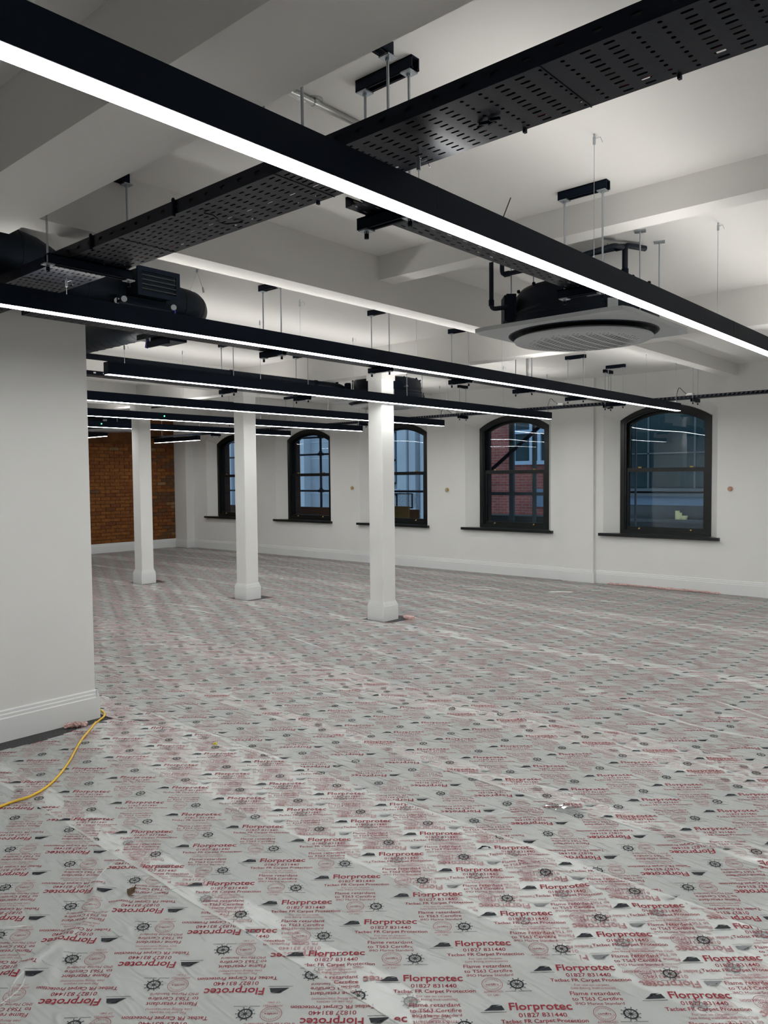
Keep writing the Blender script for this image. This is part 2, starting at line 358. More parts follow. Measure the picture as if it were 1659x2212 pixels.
# ------------------------------------------------------------------ windows
def ring(pa, pb, y0, y1):
    mb = MB(); k = len(pa)
    mb.v = [(x,y0,z) for x,z in pa]+[(x,y0,z) for x,z in pb]+[(x,y1,z) for x,z in pa]+[(x,y1,z) for x,z in pb]
    for i in range(k):
        j = (i+1) % k
        mb.f += [(i, j, k+j, k+i), (2*k+i, 3*k+i, 3*k+j, 2*k+j), (k+i, k+j, 3*k+j, 3*k+i), (i, 2*k+i, 2*k+j, j)]
    return mb
win_notes = ['black arched sash window facing dark street glass and a cream ornament', 'black arched sash window facing red brick and grey scaffold bracing',
             'black arched sash window partly behind the column, facing pale stone and mesh panel', 'black arched sash window crossed outside by dark scaffold tubes', 'black arched sash window nearest the brick wall, partly behind a column']
for wi, c in enumerate(WC):
    W = empty('window_%d' % (wi+1), (c, D+RD, ZS)); tag(W, win_notes[wi], kind='structure')
    xl, xr = c-HW, c+HW; y0 = D+RD-.012
    f = ring(profile(xl, xr, ZS-.04, ZSP, RISE), inset(xl, xr, ZS-.04, ZSP, RISE, .062, .075), y0, y0+.15).build('box_frame', m_frame, W)
    ring(inset(xl, xr, ZS-.04, ZSP, RISE, .062, .075), inset(xl, xr, ZS-.04, ZSP, RISE, .082, .09), y0+.012, y0+.03).build('staff_bead', m_frame, f)
    # upper sash, set further out
    pu = inset(xl, xr, 1.595, ZSP, RISE, .062, 0); pi = inset(xl, xr, 1.595, ZSP, RISE, .118, .055)
    us = ring(pu, pi, y0+.085, y0+.125).build('upper_sash', m_frame, W)
    g = MB(); k = len(pi); g.v = [(x, y0+.10, z) for x, z in pi]+[(x, y0+.108, z) for x, z in pi]
    g.f = [tuple(range(k-1, -1, -1)), tuple(range(2*k-1, k-1, -1))]; g.build('pane', m_glass, us)
    # lower sash
    zt, zb = 1.652, ZS+.03; a, b = xl+.062, xr-.062
    q0 = [(a, zb), (a, zt), (b, zt), (b, zb)]; q1 = [(a+.05, zb+.06), (a+.05, zt-.055), (b-.05, zt-.055), (b-.05, zb+.06)]
    ls = ring(q0, q1, y0+.035, y0+.078).build('lower_sash', m_frame, W)
    MB().add([(x, y0+.052, z) for x, z in q1]+[(x, y0+.06, z) for x, z in q1], [(3,2,1,0),(7,6,5,4)]).build('pane', m_glass, ls)
    for sx in (-.36, .36):
        h = MB(); h.cyl((c+sx, y0+.036, zb+.035), (c+sx, y0+.022, zb+.035), .012, 10); h.sphere((c+sx, y0+.018, zb+.03), .014, 8, .7)
        h.build('sash_lift', m_brass, ls, True)
        l = MB(); l.box(c+sx-.022, c+sx+.022, y0+.04, y0+.075, zt, zt+.008); l.cyl((c+sx-.03, y0+.055, zt+.014), (c+sx+.02, y0+.055, zt+.012), .006, 8)
        l.build('sash_fastener', m_brass, ls)
    s = MB(); s.box(c-HW-OL-.05, c+HW+OR_+.04, D-.06, D+.0, ZS-.045, ZS-.005); s.box(c-HW-OL+.01, c+HW+OR_-.01, D, D+RD, ZS-.043, ZS-.005)
    s.build('window_sill', m_frame, W)

# ------------------------------------------------------------------ columns
def column(cx, cy, label):
    T = empty('column', (cx, cy, 0)); tag(T, label, 'column', 'white square columns under the beam')
    h = .100; MB().bbox(cx-h, cx+h, cy-h, cy+h, .205, 2.60, .006).build('shaft', m_wall, T)
    p = MB(); h = .121; p.bbox(cx-h, cx+h, cy-h, cy+h, 0, .16, .004)
    for k, (hh, z0, z1) in enumerate(((.117, .16, .178), (.112, .178, .192), (.106, .192, .207))): p.bbox(cx-hh, cx+hh, cy-hh, cy+hh, z0, z1, .004)
    p.build('plinth', m_trimw, T)
    MB().bbox(cx-.112, cx+.112, cy-.112, cy+.112, 2.60, 2.66, .004).build('capital', m_wall, T)
column(-5.58, 6.30, 'white square column with a dark carpet patch and bunched film at its plinth')
column(-7.925, 6.305, 'white square column, middle one of the row of three')
column(-10.375, 6.30, 'white square column of the row closest to the brick wall')

# ------------------------------------------------------------------ hardware helpers
def perf_cells(mb, o, ux, uy, cells):
    # cells: (u0,u1,v0,v1,hu,hv) hole half lengths about the centre; 0 = blank
    o, ux, uy = Vector(o), Vector(ux), Vector(uy)
    P = lambda u, v: o+ux*u+uy*v
    for u0, u1, v0, v1, hu, hv in cells:
        if not hu:
            mb.add([P(u0,v0),P(u1,v0),P(u1,v1),P(u0,v1)], [(0,1,2,3)]); continue
        cu, cv = (u0+u1)/2, (v0+v1)/2; k = min(hu, hv)*.6
        H = [(-hu+k,-hv),(hu-k,-hv),(hu,-hv+k),(hu,hv-k),(hu-k,hv),(-hu+k,hv),(-hu,hv-k),(-hu,-hv+k)]
        V = [P(u0,v0),P(u1,v0),P(u1,v1),P(u0,v1)]+[P(cu+a, cv+b) for a, b in H]
        mb.add(V, [(0,1,5,4),(1,6,5),(1,2,7,6),(2,8,7),(2,3,9,8),(3,10,9),(3,0,11,10),(0,4,11)])
def tray_parts(T, x0, x1, y0, y1, z, along, lip=.05, mixed=None, du=.057, nv=10, mat=None, lipslot=(.09, .012, .006)):
    """perforated tray; along = 'X' or 'Y'; parts base, two side rails"""
    mat = mat or m_tray
    if along == 'X': o = (x0, y0, z); ux, uy = (1,0,0), (0,1,0); L, Wd = x1-x0, y1-y0
    else: o = (x0, y0, z); ux, uy = (0,1,0), (1,0,0); L, Wd = y1-y0, x1-x0
    n = int(L/du); du = L/n; dv = (Wd-.012)/nv; cells = [(0, L, 0, .006, 0, 0), (0, L, Wd-.006, Wd, 0, 0)]
    for i in range(n):
        pos = o[0]+i*du if along == 'X' else i*du
        kind = ((i//2) % 2) if (mixed is not None and pos > mixed) else (1 if i % 2 else 2)
        off = dv/2 if (kind == 2) else 0
        vs_ = [.006+off+j*dv for j in range(nv if not off else nv-1)]
        if off: cells += [(i*du, (i+1)*du, .006, .006+off, 0, 0), (i*du, (i+1)*du, Wd-.006-off, Wd-.006, 0, 0)]
        for v in vs_:
            if kind == 0: cells.append((i*du, (i+1)*du, v, v+dv, .0055, .0050))
            else: cells.append((i*du, (i+1)*du, v, v+dv, .0135, .0042))
    mb = MB(); perf_cells(mb, o, ux, uy, cells); mb.build('base', mat, T)
    for side in (0, 1):
        mb = MB(); cc = []; m_ = max(1, int(L/lipslot[0])); dd = L/m_
        for i in range(m_):
            cc.append((i*dd, (i+1)*dd, .010, lip-.008, lipslot[1], lipslot[2]))
        cc += [(0, L, 0, .010, 0, 0), (0, L, lip-.008, lip, 0, 0)]
        base = Vector(o)+Vector(uy)*(Wd if side else 0)
        perf_cells(mb, base, ux, (0,0,1), cc)
        s_ = -1 if side else 1
        mb.add([base+Vector((0,0,lip)), base+Vector(ux)*L+Vector((0,0,lip)), base+Vector(ux)*L+Vector((0,0,lip))+Vector(uy)*.010*s_, base+Vector((0,0,lip))+Vector(uy)*.010*s_], [(0,1,2,3)])
        mb.build('side_rail', mat, T)
def channel(T, a, b, up, name):
    """C strut channel from a to b; open side faces -up"""
    a, b, up = Vector(a), Vector(b), Vector(up); d = (b-a).normalized(); s = d.cross(up); hl = (b-a)/2; c = (a+b)/2; t = .0025
    mb = MB(); hw, hh = .0205, .0205
    mb.obox(c+up*(hh-t), hl, s*hw, up*t)
    for sg in (-1, 1):
        mb.obox(c+s*sg*(hw-t), hl, s*t, up*hh); mb.obox(c-up*(hh-t)+s*sg*(hw-.005), hl, s*.005, up*t)
    return mb.build(name, m_black, T)
def washer(ch, p, zoff, nut):
    mb = MB(); mb.box(p[0]-.021, p[0]+.021, p[1]-.021, p[1]+.021, p[2]-.0025, p[2]+.0025)
    if nut: mb.cyl((p[0], p[1], p[2]-.002), (p[0], p[1], p[2]-.011), .0085, 6)
    mb.build('plate_washer', m_zinc, ch)
def hanger(T, p0, p1, z_low, z_top=None, ceil=True, rods=True, ext=.028, low=True):
    """support channel under a tray between p0 and p1 (xy), ceiling channel above, two threaded rods"""
    z_top = ZC if z_top is None else z_top
    d = (Vector((*p1, 0))-Vector((*p0, 0))).normalized()*ext
    a, b = Vector((*p0, 0))-d, Vector((*p1, 0))+d
    lo = channel(T, (a.x, a.y, z_low-.0205), (b.x, b.y, z_low-.0205), (0,0,1), 'support_channel') if low else None
    if ceil: hi = channel(T, (a.x, a.y, z_top-.0205), (b.x, b.y, z_top-.0205), (0,0,1), 'ceiling_channel')
    for p in (p0, p1):
        if low: washer(lo, (p[0], p[1], z_low-.0445), 0, True)
        if ceil: washer(hi, (p[0], p[1], z_top-.0445), 0, True)
        MB().cyl((p[0], p[1], z_low-(.072 if low else -.02)), (p[0], p[1], z_top-(.03 if ceil else 0)), .0048, 8).build('threaded_rod', m_zinc, T)
        if low: MB().cyl((p[0], p[1], z_low-.072), (p[0], p[1], z_low-.047), .008, 8).build('end_cap', m_black, lo)
def cables(T, pts_fn, n, mats, r=.008):
    for k in range(n):
        MB().tube(pts_fn(k), r*random.uniform(.7, 1.3), 6).build('cable', mats[k % len(mats)], T)

# ------------------------------------------------------------------ wide main cable tray
TZ = 2.515
mt_ = empty('cable_tray', (-1.8, 1.78, TZ)); tag(mt_, 'wide black perforated steel cable tray hung beside the deep white beam', 'cable tray')
tray_parts(mt_, -4.66, 1.6, 1.645, 1.915, TZ, 'X', mixed=-1.35)
for x in (-3.262, -1.67, .2):
    hanger(mt_, (x, 1.557), (x, 1.935), TZ-.001, ext=.006, low=(x != -1.67))
def main_cable(k):
    y = 1.664+.026*k; x = -4.6; P = []
    while x < 1.56:
        P.append((x, min(1.885, max(1.66, y+random.uniform(-.006, .006))), TZ+.013+(.012 if k % 3 == 0 else 0)+random.uniform(0, .004))); x += .3
    return spline(P, 3)
cables(mt_, main_cable, 9, [m_cable], .011)
for x0, x1, y in ((-1.25, -.6, 1.868), (-3.1, -2.75, 1.862)): MB().tube([(x0, y, TZ+.008), ((x0+x1)/2, y+.012, TZ+.01), (x1, y, TZ+.008)], .006, 6).build('cable', m_red, mt_)
MB().box(-4.6, 1.5, 1.662, 1.862, TZ+.034, TZ+.037).box(-4.64, 1.58, 1.651, 1.655, TZ+.004, TZ+.046).build('cable_lid', m_blackm, mt_)
for x in (-.95, -1.9, -2.85, -3.72):     # couplers: joint plates, ties
    mb = MB(); mb.box(x-.0018, x+.0018, 1.644, 1.916, TZ-.002, TZ-.0008); mb.build('joint_seam', m_blackm, mt_)
for x, y in ((-2.45, 1.64), (-1.98, 1.915), (-1.15, 1.915), (-.72, 1.915), (-3.05, 1.64)):
    mb = MB(); mb.box(x-.004, x+.004, y-.006, y+.006, TZ-.008, TZ+.052); mb.sphere((x, y, TZ+.052), .006, 8); mb.build('cable_tie', m_black, mt_)
for x, ys in ((-2.35, (1.70, 1.86)), (-1.72, (1.78, 1.87))):
    P = [(x+.02*math.sin(i*1.3), ys[0]+(ys[1]-ys[0])*i/6, TZ-.004-.012*math.sin(PI*i/6)) for i in range(7)]
    MB().tube(P, .0022, 5).build('loose_tie', m_black, mt_)
# small label and a cable knot under the tray
mb = MB()
for i in range(4): mb.obox((-1.22+.018*i, 1.80-.01*(i % 2), TZ-.007), (.012, .004*(1 if i % 2 else -1), 0), (0, .003, 0), (0, 0, .004))
mb.build('cable_knot', m_black, mt_)

# ------------------------------------------------------------------ row trays beside the lights
ROWZ = 2.472
def row_tray(x0, x1, y0, y1, ys, label, top={}):
    T = empty('row_cable_tray', ((x0+x1)/2, (y0+y1)/2, ROWZ)); tag(T, label, 'cable tray', 'narrow trays beside the pendant lights')
    tray_parts(T, x0, x1, y0, y1, ROWZ, 'Y', lip=.035, du=.05, nv=5)
    for y in ys: hanger(T, (x0-.018, y), (x1+.018, y), ROWZ-.001, top.get(y, ZC))
    for k in range(3):
        xx = x0+.035+.04*k
        MB().tube([(xx+random.uniform(-.006, .006), y0+(y1-y0)*i/8, ROWZ+.011) for i in range(9)], .008, 6).build('cable', m_red if k == 2 else m_cable, T)
    return T
rt1 = row_tray(-1.862, -1.698, 1.93, 3.72, (2.055, 3.505), 'narrow black perforated tray branching off the wide tray towards the near round cassette')
MB().tube([(-1.70, 2.60, 2.475), (-1.665, 2.665, 2.65)], .0022, 6).build('wire_end', m_cable, rt1)
row_tray(-4.375, -4.215, 1.93, 9.60, (3.68, 4.85, 5.98, 7.12, 8.27, 9.34), 'narrow black perforated tray behind the long light that ends at the dark-glass window')
row_tray(-6.53, -6.37, 2.75, 6.1, (3.20, 4.92, 5.95), 'narrow black perforated tray beside the black pipe to the middle cassette')
row_tray(-10.05, -9.89, 5.0, 9.60, (7.7, 8.9), 'narrow black perforated tray running between the two lights beyond the columns')
# tray along the window wall
wt = empty('window_cable_tray', (-6.5, 9.74, 2.49)); tag(wt, 'thin black slotted cable tray running along above the arched windows', 'cable tray')
tray_parts(wt, -14.0, 1.0, 9.675, 9.805, 2.49, 'X', lip=.036, du=.075, nv=3, mat=m_blackm, lipslot=(.052, .016, .0075))
for x in (-3.44, -4.585, -6.95, -9.05, -11.4, -13.2): hanger(wt, (x, 9.655), (x, 9.825), 2.489)
for k in range(3):
    MB().tube([(-13.9+14.8*i/24, 9.715+.022*k+random.uniform(-.006, .006), 2.498+random.uniform(0, .003)) for i in range(25)], .005, 6).build('cable', (m_cable, m_red, m_cable)[k], wt)

# ------------------------------------------------------------------ pendant lights
LZ0, LZ1, LW = 2.338, 2.430, .033
light_no = 0
def light(x, y0, y1, wires, label, along='Y', up0=None, green=None, feed=True, wire_top={}, group='long rows of pendant lights', joints=()):
    L = empty('linear_pendant_light', (x, (y0+y1)/2, LZ0) if along == 'Y' else ((y0+y1)/2, x, LZ0)); tag(L, label, 'pendant light', group)
    def bx(mb, a0, a1, b0, b1, z0, z1):
        return mb.box(a0, a1, b0, b1, z0, z1) if along == 'Y' else mb.box(b0, b1, a0, a1, z0, z1)
    def pt(a, b, z): return (a, b, z) if along == 'Y' else (b, a, z)
    b = MB(); bx(b, x-LW, x-LW+.003, y0, y1, LZ0, LZ1); bx(b, x+LW-.003, x+LW, y0, y1, LZ0, LZ1); bx(b, x-LW+.003, x+LW-.003, y0, y1, LZ1-.02, LZ1-.014)
    body = b.build('housing', m_black, L)
    for e in (y0, y1):
        s_ = .004 if e == y1 else -.004
        c = MB(); bx(c, x-LW, x+LW, min(e, e+s_), max(e, e+s_), LZ0, LZ1); c.build('end_cap', m_black, L)
    bx(MB(), x-LW+.003, x+LW-.003, y0+.002, y1-.002, LZ0-.001, LZ0+.012).build('diffuser', m_lamp, L)
    bx(MB(), x-LW+.006, x+LW-.006, (y0 if up0 is None else up0)+.002, y1-.002, LZ1-.013, LZ1-.004).build('uplight_lens', m_up, L)
    for j in joints:
        c = MB(); bx(c, x-LW-.0006, x+LW+.0006, j-.0015, j+.0015, LZ0+.012, LZ1+.001); c.build('joint', m_blackm, body)
    for wy in wires:
        zt = wire_top.get(wy, ZC)
        s = MB(); s.tube([pt(x, wy, LZ1-.01), pt(x, wy, zt-.03)], .0013, 5); s.build('suspension_wire', m_zinc, L)
        g = MB(); g.cyl(pt(x, wy, zt-.042), pt(x, wy, zt-.012), .0062, 8); g.cyl(pt(x, wy, zt-.012), pt(x, wy, zt), .004, 8)
        g.tube([pt(x, wy, zt-.02), pt(x+.02, wy+.015, zt-.012), pt(x+.028, wy+.018, zt-.035)], .0012, 5)
        g.build('wire_gripper', m_zinc, L)
    if green is not None:
        MB().sphere(pt(x+LW, green, LZ0+.05), .008, 8).build('indicator_lamp', m_green, L)
    if feed:   # curly flex from the window tray to the end of the light
        P = spline([pt(x+.0, y1-.05, LZ1), pt(x-.01, y1-.03, 2.52), pt(x+.0, y1+.02, 2.62), pt(x+.03, y1+.07, 2.585), pt(x+.06, y1+.14, 2.545), pt(x+.10, y1+.17, 2.535)], 6)
        MB().tube(P, .0035, 6).build('flex_cable', m_cable, L)
    return L
YE = 9.575
light(-1.478, -.35, YE, up0=1.95, wires=(.4, 1.85, 3.005, 4.515, 6.0, 7.5, 9.0), label='long black pendant light passing between camera side tray and near round cassette', wire_top={1.85: TZ, 6.0: ZC}, joints=(1.90, 4.7, 7.6))
light(-3.588, -.35, YE, up0=1.56, wires=(.3, 1.80, 3.3, 4.45, 5.6, 7.1, 8.6, 9.5), label='long black pendant light whose end hangs before the dark-glass window', wire_top={1.80: TZ, 3.3: 2.66}, joints=(1.85, 4.7, 7.6))
light(-5.362, 2.98, YE, (3.13, 4.45, 5.64, 7.2, 8.4, 9.5), 'long black pendant light whose end hangs before the brick-facing window', wire_top={3.13: 2.579}, joints=(5.8,))
light(-7.21, 2.75, YE, (3.4, 4.9, 7.1, 8.4, 9.5), 'long black pendant light passing between the bunched-film column and the middle column')
light(-8.93, 2.75, YE, (3.6, 5.4, 7.4, 9.5), 'long black pendant light with a green indicator, between the middle and far columns', green=5.75)
light(-10.74, 2.75, YE, (3.6, 5.6, 7.6, 9.5), 'long black pendant light with a green indicator, beyond the far column', green=5.85)
light(.62, -2.2, YE, (-1, .5, 2, 5, 7, 9), 'added long black pendant light, unseen, over the floor right of the camera', group='added pendant lights outside the view', feed=False)  # this row and the next are unseen, added to light the room
light(2.70, -2.2, YE, (-1, .5, 2, 5, 7, 9), 'added long black pendant light, unseen, furthest from the brick wall', group='added pendant lights outside the view', feed=False)
light(9.20, -14.6, -13.03, (-14.3, -13.3), 'short black pendant light set crosswise before the corner pier', along='X', feed=False, group='short crosswise pendant lights')
light(7.10, -14.6, -12.85, (-14.3, -13.2), 'short black pendant light set crosswise before the orange brick wall', along='X', feed=False, group='short crosswise pendant lights')
# junction boxes on the window tray
for x in (-3.50, -5.27, -7.09, -8.82, -10.6):
    mb = MB(); mb.bbox(x-.045, x+.045, 9.70, 9.775, 2.522, 2.557, .006); mb.build('junction_box', m_whitep, wt)

# ------------------------------------------------------------------ round ceiling cassettes
def rsq(c, h, r, n=6):
    P = []
    for qx, qy, a0 in ((1,1,0),(-1,1,PI/2),(-1,-1,PI),(1,-1,3*PI/2)):
        for i in range(n+1):
            a = a0+PI/2*i/n; P.append((c[0]+qx*(h-r)+r*math.cos(a), c[1]+qy*(h-r)+r*math.sin(a)))
    return P
def cassette(cx, cy, label, zp=2.44, pipes=True):
    T = empty('round_cassette', (cx, cy, zp-.04)); tag(T, label, 'air conditioner', 'round ceiling cassette units')
    # panel: rounded square with circular opening
    n = 56; hole = [(cx+.458*math.cos(2*PI*i/n), cy+.458*math.sin(2*PI*i/n)) for i in range(n)]
    sq = []
    for i in range(n):
        a = 2*PI*i/n; ca, sa = math.cos(a), math.sin(a); h, r = .5, .07
        t = h/max(abs(ca), abs(sa)); x, y = ca*t, sa*t
        if abs(x) > h-r and abs(y) > h-r:
            # project on the rounded corner
            ccx, ccy = math.copysign(h-r, x), math.copysign(h-r, y); b = ca*ccx+sa*ccy; t = b+math.sqrt(max(0, b*b-(ccx*ccx+ccy*ccy-r*r))); x, y = ca*t, sa*t
        sq.append((cx+x, cy+y))
    mb = MB(); zl, zh = zp-.004, zp+.026
    mb.v = [(x,y,zl) for x,y in hole]+[(x,y,zl+.006) for x,y in sq]+[(x,y,zh) for x,y in hole]+[(x,y,zh) for x,y in sq]
    for i in range(n):
        j = (i+1) % n
        mb.f += [(i, j, n+j, n+i), (n+i, n+j, 3*n+j, 3*n+i), (2*n+i, 3*n+i, 3*n+j, 2*n+j), (i, 2*n+i, 2*n+j, j)]
    mb.build('fascia_panel', m_panel, T, 30)
    MB().lathe([(.458, -.004), (.452, -.010), (.440, .004), (.432, .022), (.36, .024)], (cx, cy, zp), 56).build('outlet_ring', m_black, T, True)
    d = MB().lathe([(.36, .004), (.415, -.008), (.424, -.018), (.418, -.026), (.36, -.036), (.26, -.044), (.13, -.049), (.004, -.050)], (cx, cy, zp-.018), 56, True, True).build('intake_disc', m_panel, T, 50)
    # rows of small openings on the disc
    mb = MB()
    def zd(r): return zp-.018+float(np.interp(r, (.004, .13, .26, .36, .418), (-.050, -.049, -.044, -.036, -.026)))
    pit = .0175
    for i in range(-20, 21):
        for j in range(-20, 21):
            x, y = i*pit, j*pit
            ru = math.hypot(x, y)
            if ru > .335 or i % 4 == 0: continue
            s_ = .0066 if ru < .28 else .0045
            if ru > .30 and (i+j) % 2: continue
            rr = [(x-s_, y-s_*.6), (x+s_, y-s_*.6), (x, y+s_)] if (i+j) % 2 else [(x-s_, y+s_*.6), (x, y-s_), (x+s_, y+s_*.6)]
            mb.add([(cx+a, cy+b, zd(math.hypot(a, b))-.0009) for a, b in rr]+[(cx+a, cy+b, zd(math.hypot(a, b))+.003) for a, b in rr], [(0,1,2),(3,5,4),(0,3,4,1),(1,4,5,2),(2,5,3,0)])
    mb.build('intake_openings', m_hole, d, kind='stuff')
    MB().lathe([(.455, .028), (.455, .075), (.445, .085), (.445, .105), (.415, .13), (.41, .235), (.385, .265), (.30, .285), (.10, .29)], (cx, cy, zp), 48, True, True).build('body', m_blackm, T, 40)
    for a in range(0, 360, 30):
        t = math.radians(a+12); MB().sphere((cx+.40*math.cos(t), cy+.40*math.sin(t), zp+.262), .012, 6).build('rim_clip', m_black, T)
    for sx, sy in ((-1,-1),(1,-1),(1,1),(-1,1)):
        x, y = cx+sx*.43, cy+sy*.14
        MB().cyl((x, y, zp+.03), (x, y, ZC), .0045, 8).build('threaded_rod', m_zinc, T)
        mb = MB(); mb.box(min(x, cx+sx*.37)-.01, max(x, cx+sx*.37)+.01, y-.016, y+.016, zp+.15, zp+.155); mb.cyl((x, y, zp+.155), (x, y, zp+.168), .009, 6); mb.build('mounting_lug', m_zinc, T)
        MB().obox((x, y, ZC-.004), (.03, .01, 0), (-.008, .022, 0), (0, 0, .003)).build('ceiling_plate', m_zinc, T)
    # control box and pipe box
    ang = math.radians(221); u = Vector((math.cos(ang), math.sin(ang), 0)); v = Vector((-u.y, u.x, 0))
    pb = MB(); pb.obox(Vector((cx, cy, zp+.15))+u*.455, u*.03, v*.075, Vector((0, 0, .085))); pb.obox(Vector((cx, cy, zp+.15))+u*.49, u*.008, v*.068, Vector((0, 0, .078))); pb.build('pipe_box', m_black, T)
    ang2 = math.radians(-42); u2 = Vector((math.cos(ang2), math.sin(ang2), 0)); v2 = Vector((-u2.y, u2.x, 0))
    MB().obox(Vector((cx, cy, zp+.085))+u2*.462, u2*.006, v2*.03, Vector((0, 0, .03))).build('fixing_tab', m_panelg, T)
    MB().cyl(Vector((cx, cy, zp+.16))+u2*.40+v2*.09, Vector((cx, cy, zp+.16))+u2*.425+v2*.09, .055, 20).build('knockout_port', m_black, T)
    return T
cassette(-2.285, 4.49, 'round black ceiling cassette with white square panel, hung near the wide tray')
cassette(-6.09, 6.98, 'round black ceiling cassette with white panel, partly behind a column')
cassette(-12.2, 6.85, 'round ceiling cassette with white panel in front of the brick wall')

# pipework to the cassettes
def pipe(pts, r, label, name='insulated_pipe', bands=(), group=None, rods=(), bend=.05, mat=None):
    o = MB().tube(rounded(pts, bend), r, 12).build(name, mat or m_rubber, None, True); tag(o, label, 'pipe', group)
    for b in bands:
        p = Vector(b[:3]); d = Vector(b[3:6]).normalized()
        MB().cyl(p-d*.018, p+d*.018, r*1.25, 12).build('pipe_clamp', m_black, o, 40)
    for q in rods:
        MB().cyl((q[0], q[1], q[2]), (q[0], q[1], ZC), .0042, 6).build('drop_rod', m_zinc, o)
    return o
pipe([(-2.60, 4.115, 2.592), (-2.70, 4.095, 2.592), (-2.70, 4.095, 2.946)], .014, 'thin black upright pipe with a low elbow entering the cassette pipe box', bend=.03, bands=((-2.70, 4.095, 2.63, 0, 0, 1),))
pipe([(-2.625, 4.10, 2.946), (-2.625, 4.10, 2.79), (-2.28, 4.10, 2.79), (-1.99, 4.30, 2.885), (-1.99, 4.42, 2.90)], .014, 'thin black pipe bending over the top of the near round cassette', bend=.03, bands=((-2.59, 4.10, 2.79, 1, 0, 0), (-2.40, 4.10, 2.79, 1, 0, 0)), rods=((-2.56, 4.10, 2.79),))
pipe([(-2.55, 4.45, 2.912), (-1.995, 4.45, 2.912)], .016, 'thick black horizontal pipe above the near round cassette', bands=((-2.22, 4.45, 2.912, 1, 0, 0), (-2.03, 4.45, 2.912, 1, 0, 0)), rods=((-2.10, 4.45, 2.912),))
pipe([(-1.99, 4.45, 2.725), (-1.99, 4.45, 2.918), (-1.93, 4.60, 2.918)], .017, 'black pipe rising from the near cassette with an elbow at the ceiling', bend=.03, bands=((-1.99, 4.45, 2.76, 0, 0, 1),))
pipe([(-6.385, 2.75, 2.630), (-6.385, 6.48, 2.630), (-6.425, 6.60, 2.610), (-6.432, 6.66, 2.605)], .026, 'long straight black insulated pipe running to the middle round cassette', bend=.1, bands=((-6.385, 3.2, 2.630, 0, 1, 0), (-6.385, 4.92, 2.630, 0, 1, 0), (-6.385, 6.10, 2.630, 0, 1, 0)))
pipe([(-6.385, 6.44, 2.640), (-6.385, 6.44, 2.705)], .018, 'short black branch pipe joining the long pipe to the middle cassette')
pipe([(-6.462, 6.662, 2.560), (-6.53, 6.585, 2.550), (-6.50, 6.50, 2.575), (-6.395, 6.43, 2.618)], .018, 'curved black drain hose hanging at the middle cassette')
pipe([(-11.80, 6.95, 2.66), (-11.6, 6.95, 2.72), (-9.6, 6.95, 2.72), (-9.6, 7.5, 2.72)], .015, 'black pipe run leaving the cassette at the brick wall', bands=((-10.4, 6.95, 2.72, 1, 0, 0), (-11.3, 6.95, 2.72, 1, 0, 0)), rods=((-10.4, 6.95, 2.72), (-11.3, 6.95, 2.72)))
o = MB().tube(rounded([(-2.108, 1.545, 2.935), (-2.108, 2.34, 2.935)], .01), .0135, 12).build('steel_conduit', m_galv, None, True); tag(o, 'shiny galvanised conduit with saddle clips on the ceiling beside the beam', 'conduit')
for y in (2.03,):
    mb = MB(); mb.cyl((-2.108, y, 2.945), (-2.108, y, 2.95), .03, 16); mb.lathe([(.015, -.012), (.017, -.006), (.017, .006), (.015, .012)], (0, 0, 0), 12)
    mb.v = mb.v[:32]+[(-2.108+x, y+z_, 2.935+yy) for x, yy, z_ in mb.v[32:]]
    mb.build('saddle_clip', m_galv, o, 40)
o = MB().tube([(-1.87, 1.56, 2.66), (-1.87, 1.56, 2.95)], .02, 12).build('steel_drop_pipe', M('dull_grey_steel', (.25, .26, .27), .5, .6), None, True); tag(o, 'short dull grey drop pipe against the deep white beam', 'pipe')
o = MB().tube([(-4.275, 7.162, 2.490), (-4.275, 7.162, 2.95)], .014, 12).build('steel_drop_pipe', m_galv, None, True); tag(o, 'grey drop pipe between the hanger rods behind the second long light', 'pipe')
# thin rod leaning up from the first light

# ------------------------------------------------------------------ ventilation duct
DX, DY_, DZ, DR = -4.37, 3.13, 2.69, .112
du_path = [(DX, .55, 2.80), (DX, 1.90, 2.80)]+[(DX, 1.90+.35*t, 2.80-.11*(3*t*t-2*t**3)) for t in (.2, .4, .6, .8, 1)]
el = [(DX-.19+.19*math.cos(PI/2*i/8), DY_-.19+.19*math.sin(PI/2*i/8), DZ) for i in range(9)]
path = du_path+el+[(-5.2, DY_, DZ), (-6.2, DY_, DZ)]
duct = empty('ventilation_duct', (DX, DY_, DZ)); tag(duct, 'black round ventilation duct with a louvred grille box and rounded elbow', 'duct')
MB().tube(path, [.132]*2+[.130, .126, .121, .116, DR]+[DR]*(len(path)-7), 28).build('duct_run', m_duct, duct, 45)
def seam(p, d, k=1.018, w_=.006):
    p, d = Vector(p), Vector(d).normalized(); MB().cyl(p-d*w_, p+d*w_, DR*k, 28).build('duct_seam', m_duct, duct, 40)
for y in (1.2, 1.9, 2.28, 2.47, 2.68, 2.86): seam((DX, y, DZ if y > 2.2 else 2.80), (0,1,0), 1.018 if y > 2.2 else 1.2)
for i in (0, 3, 6): 
    a = PI/2*i/8; seam((DX-.19+.19*math.cos(a), DY_-.19+.19*math.sin(a), DZ), (-math.sin(a), math.cos(a), 0), 1.012, .003)
x = -4.72
while x > -6.1:
    seam((x, DY_, DZ), (-1, -.25, 0), 1.02, .003); x -= .11
seam((DX, 2.80, DZ), (0,1,0), 1.06, .02)
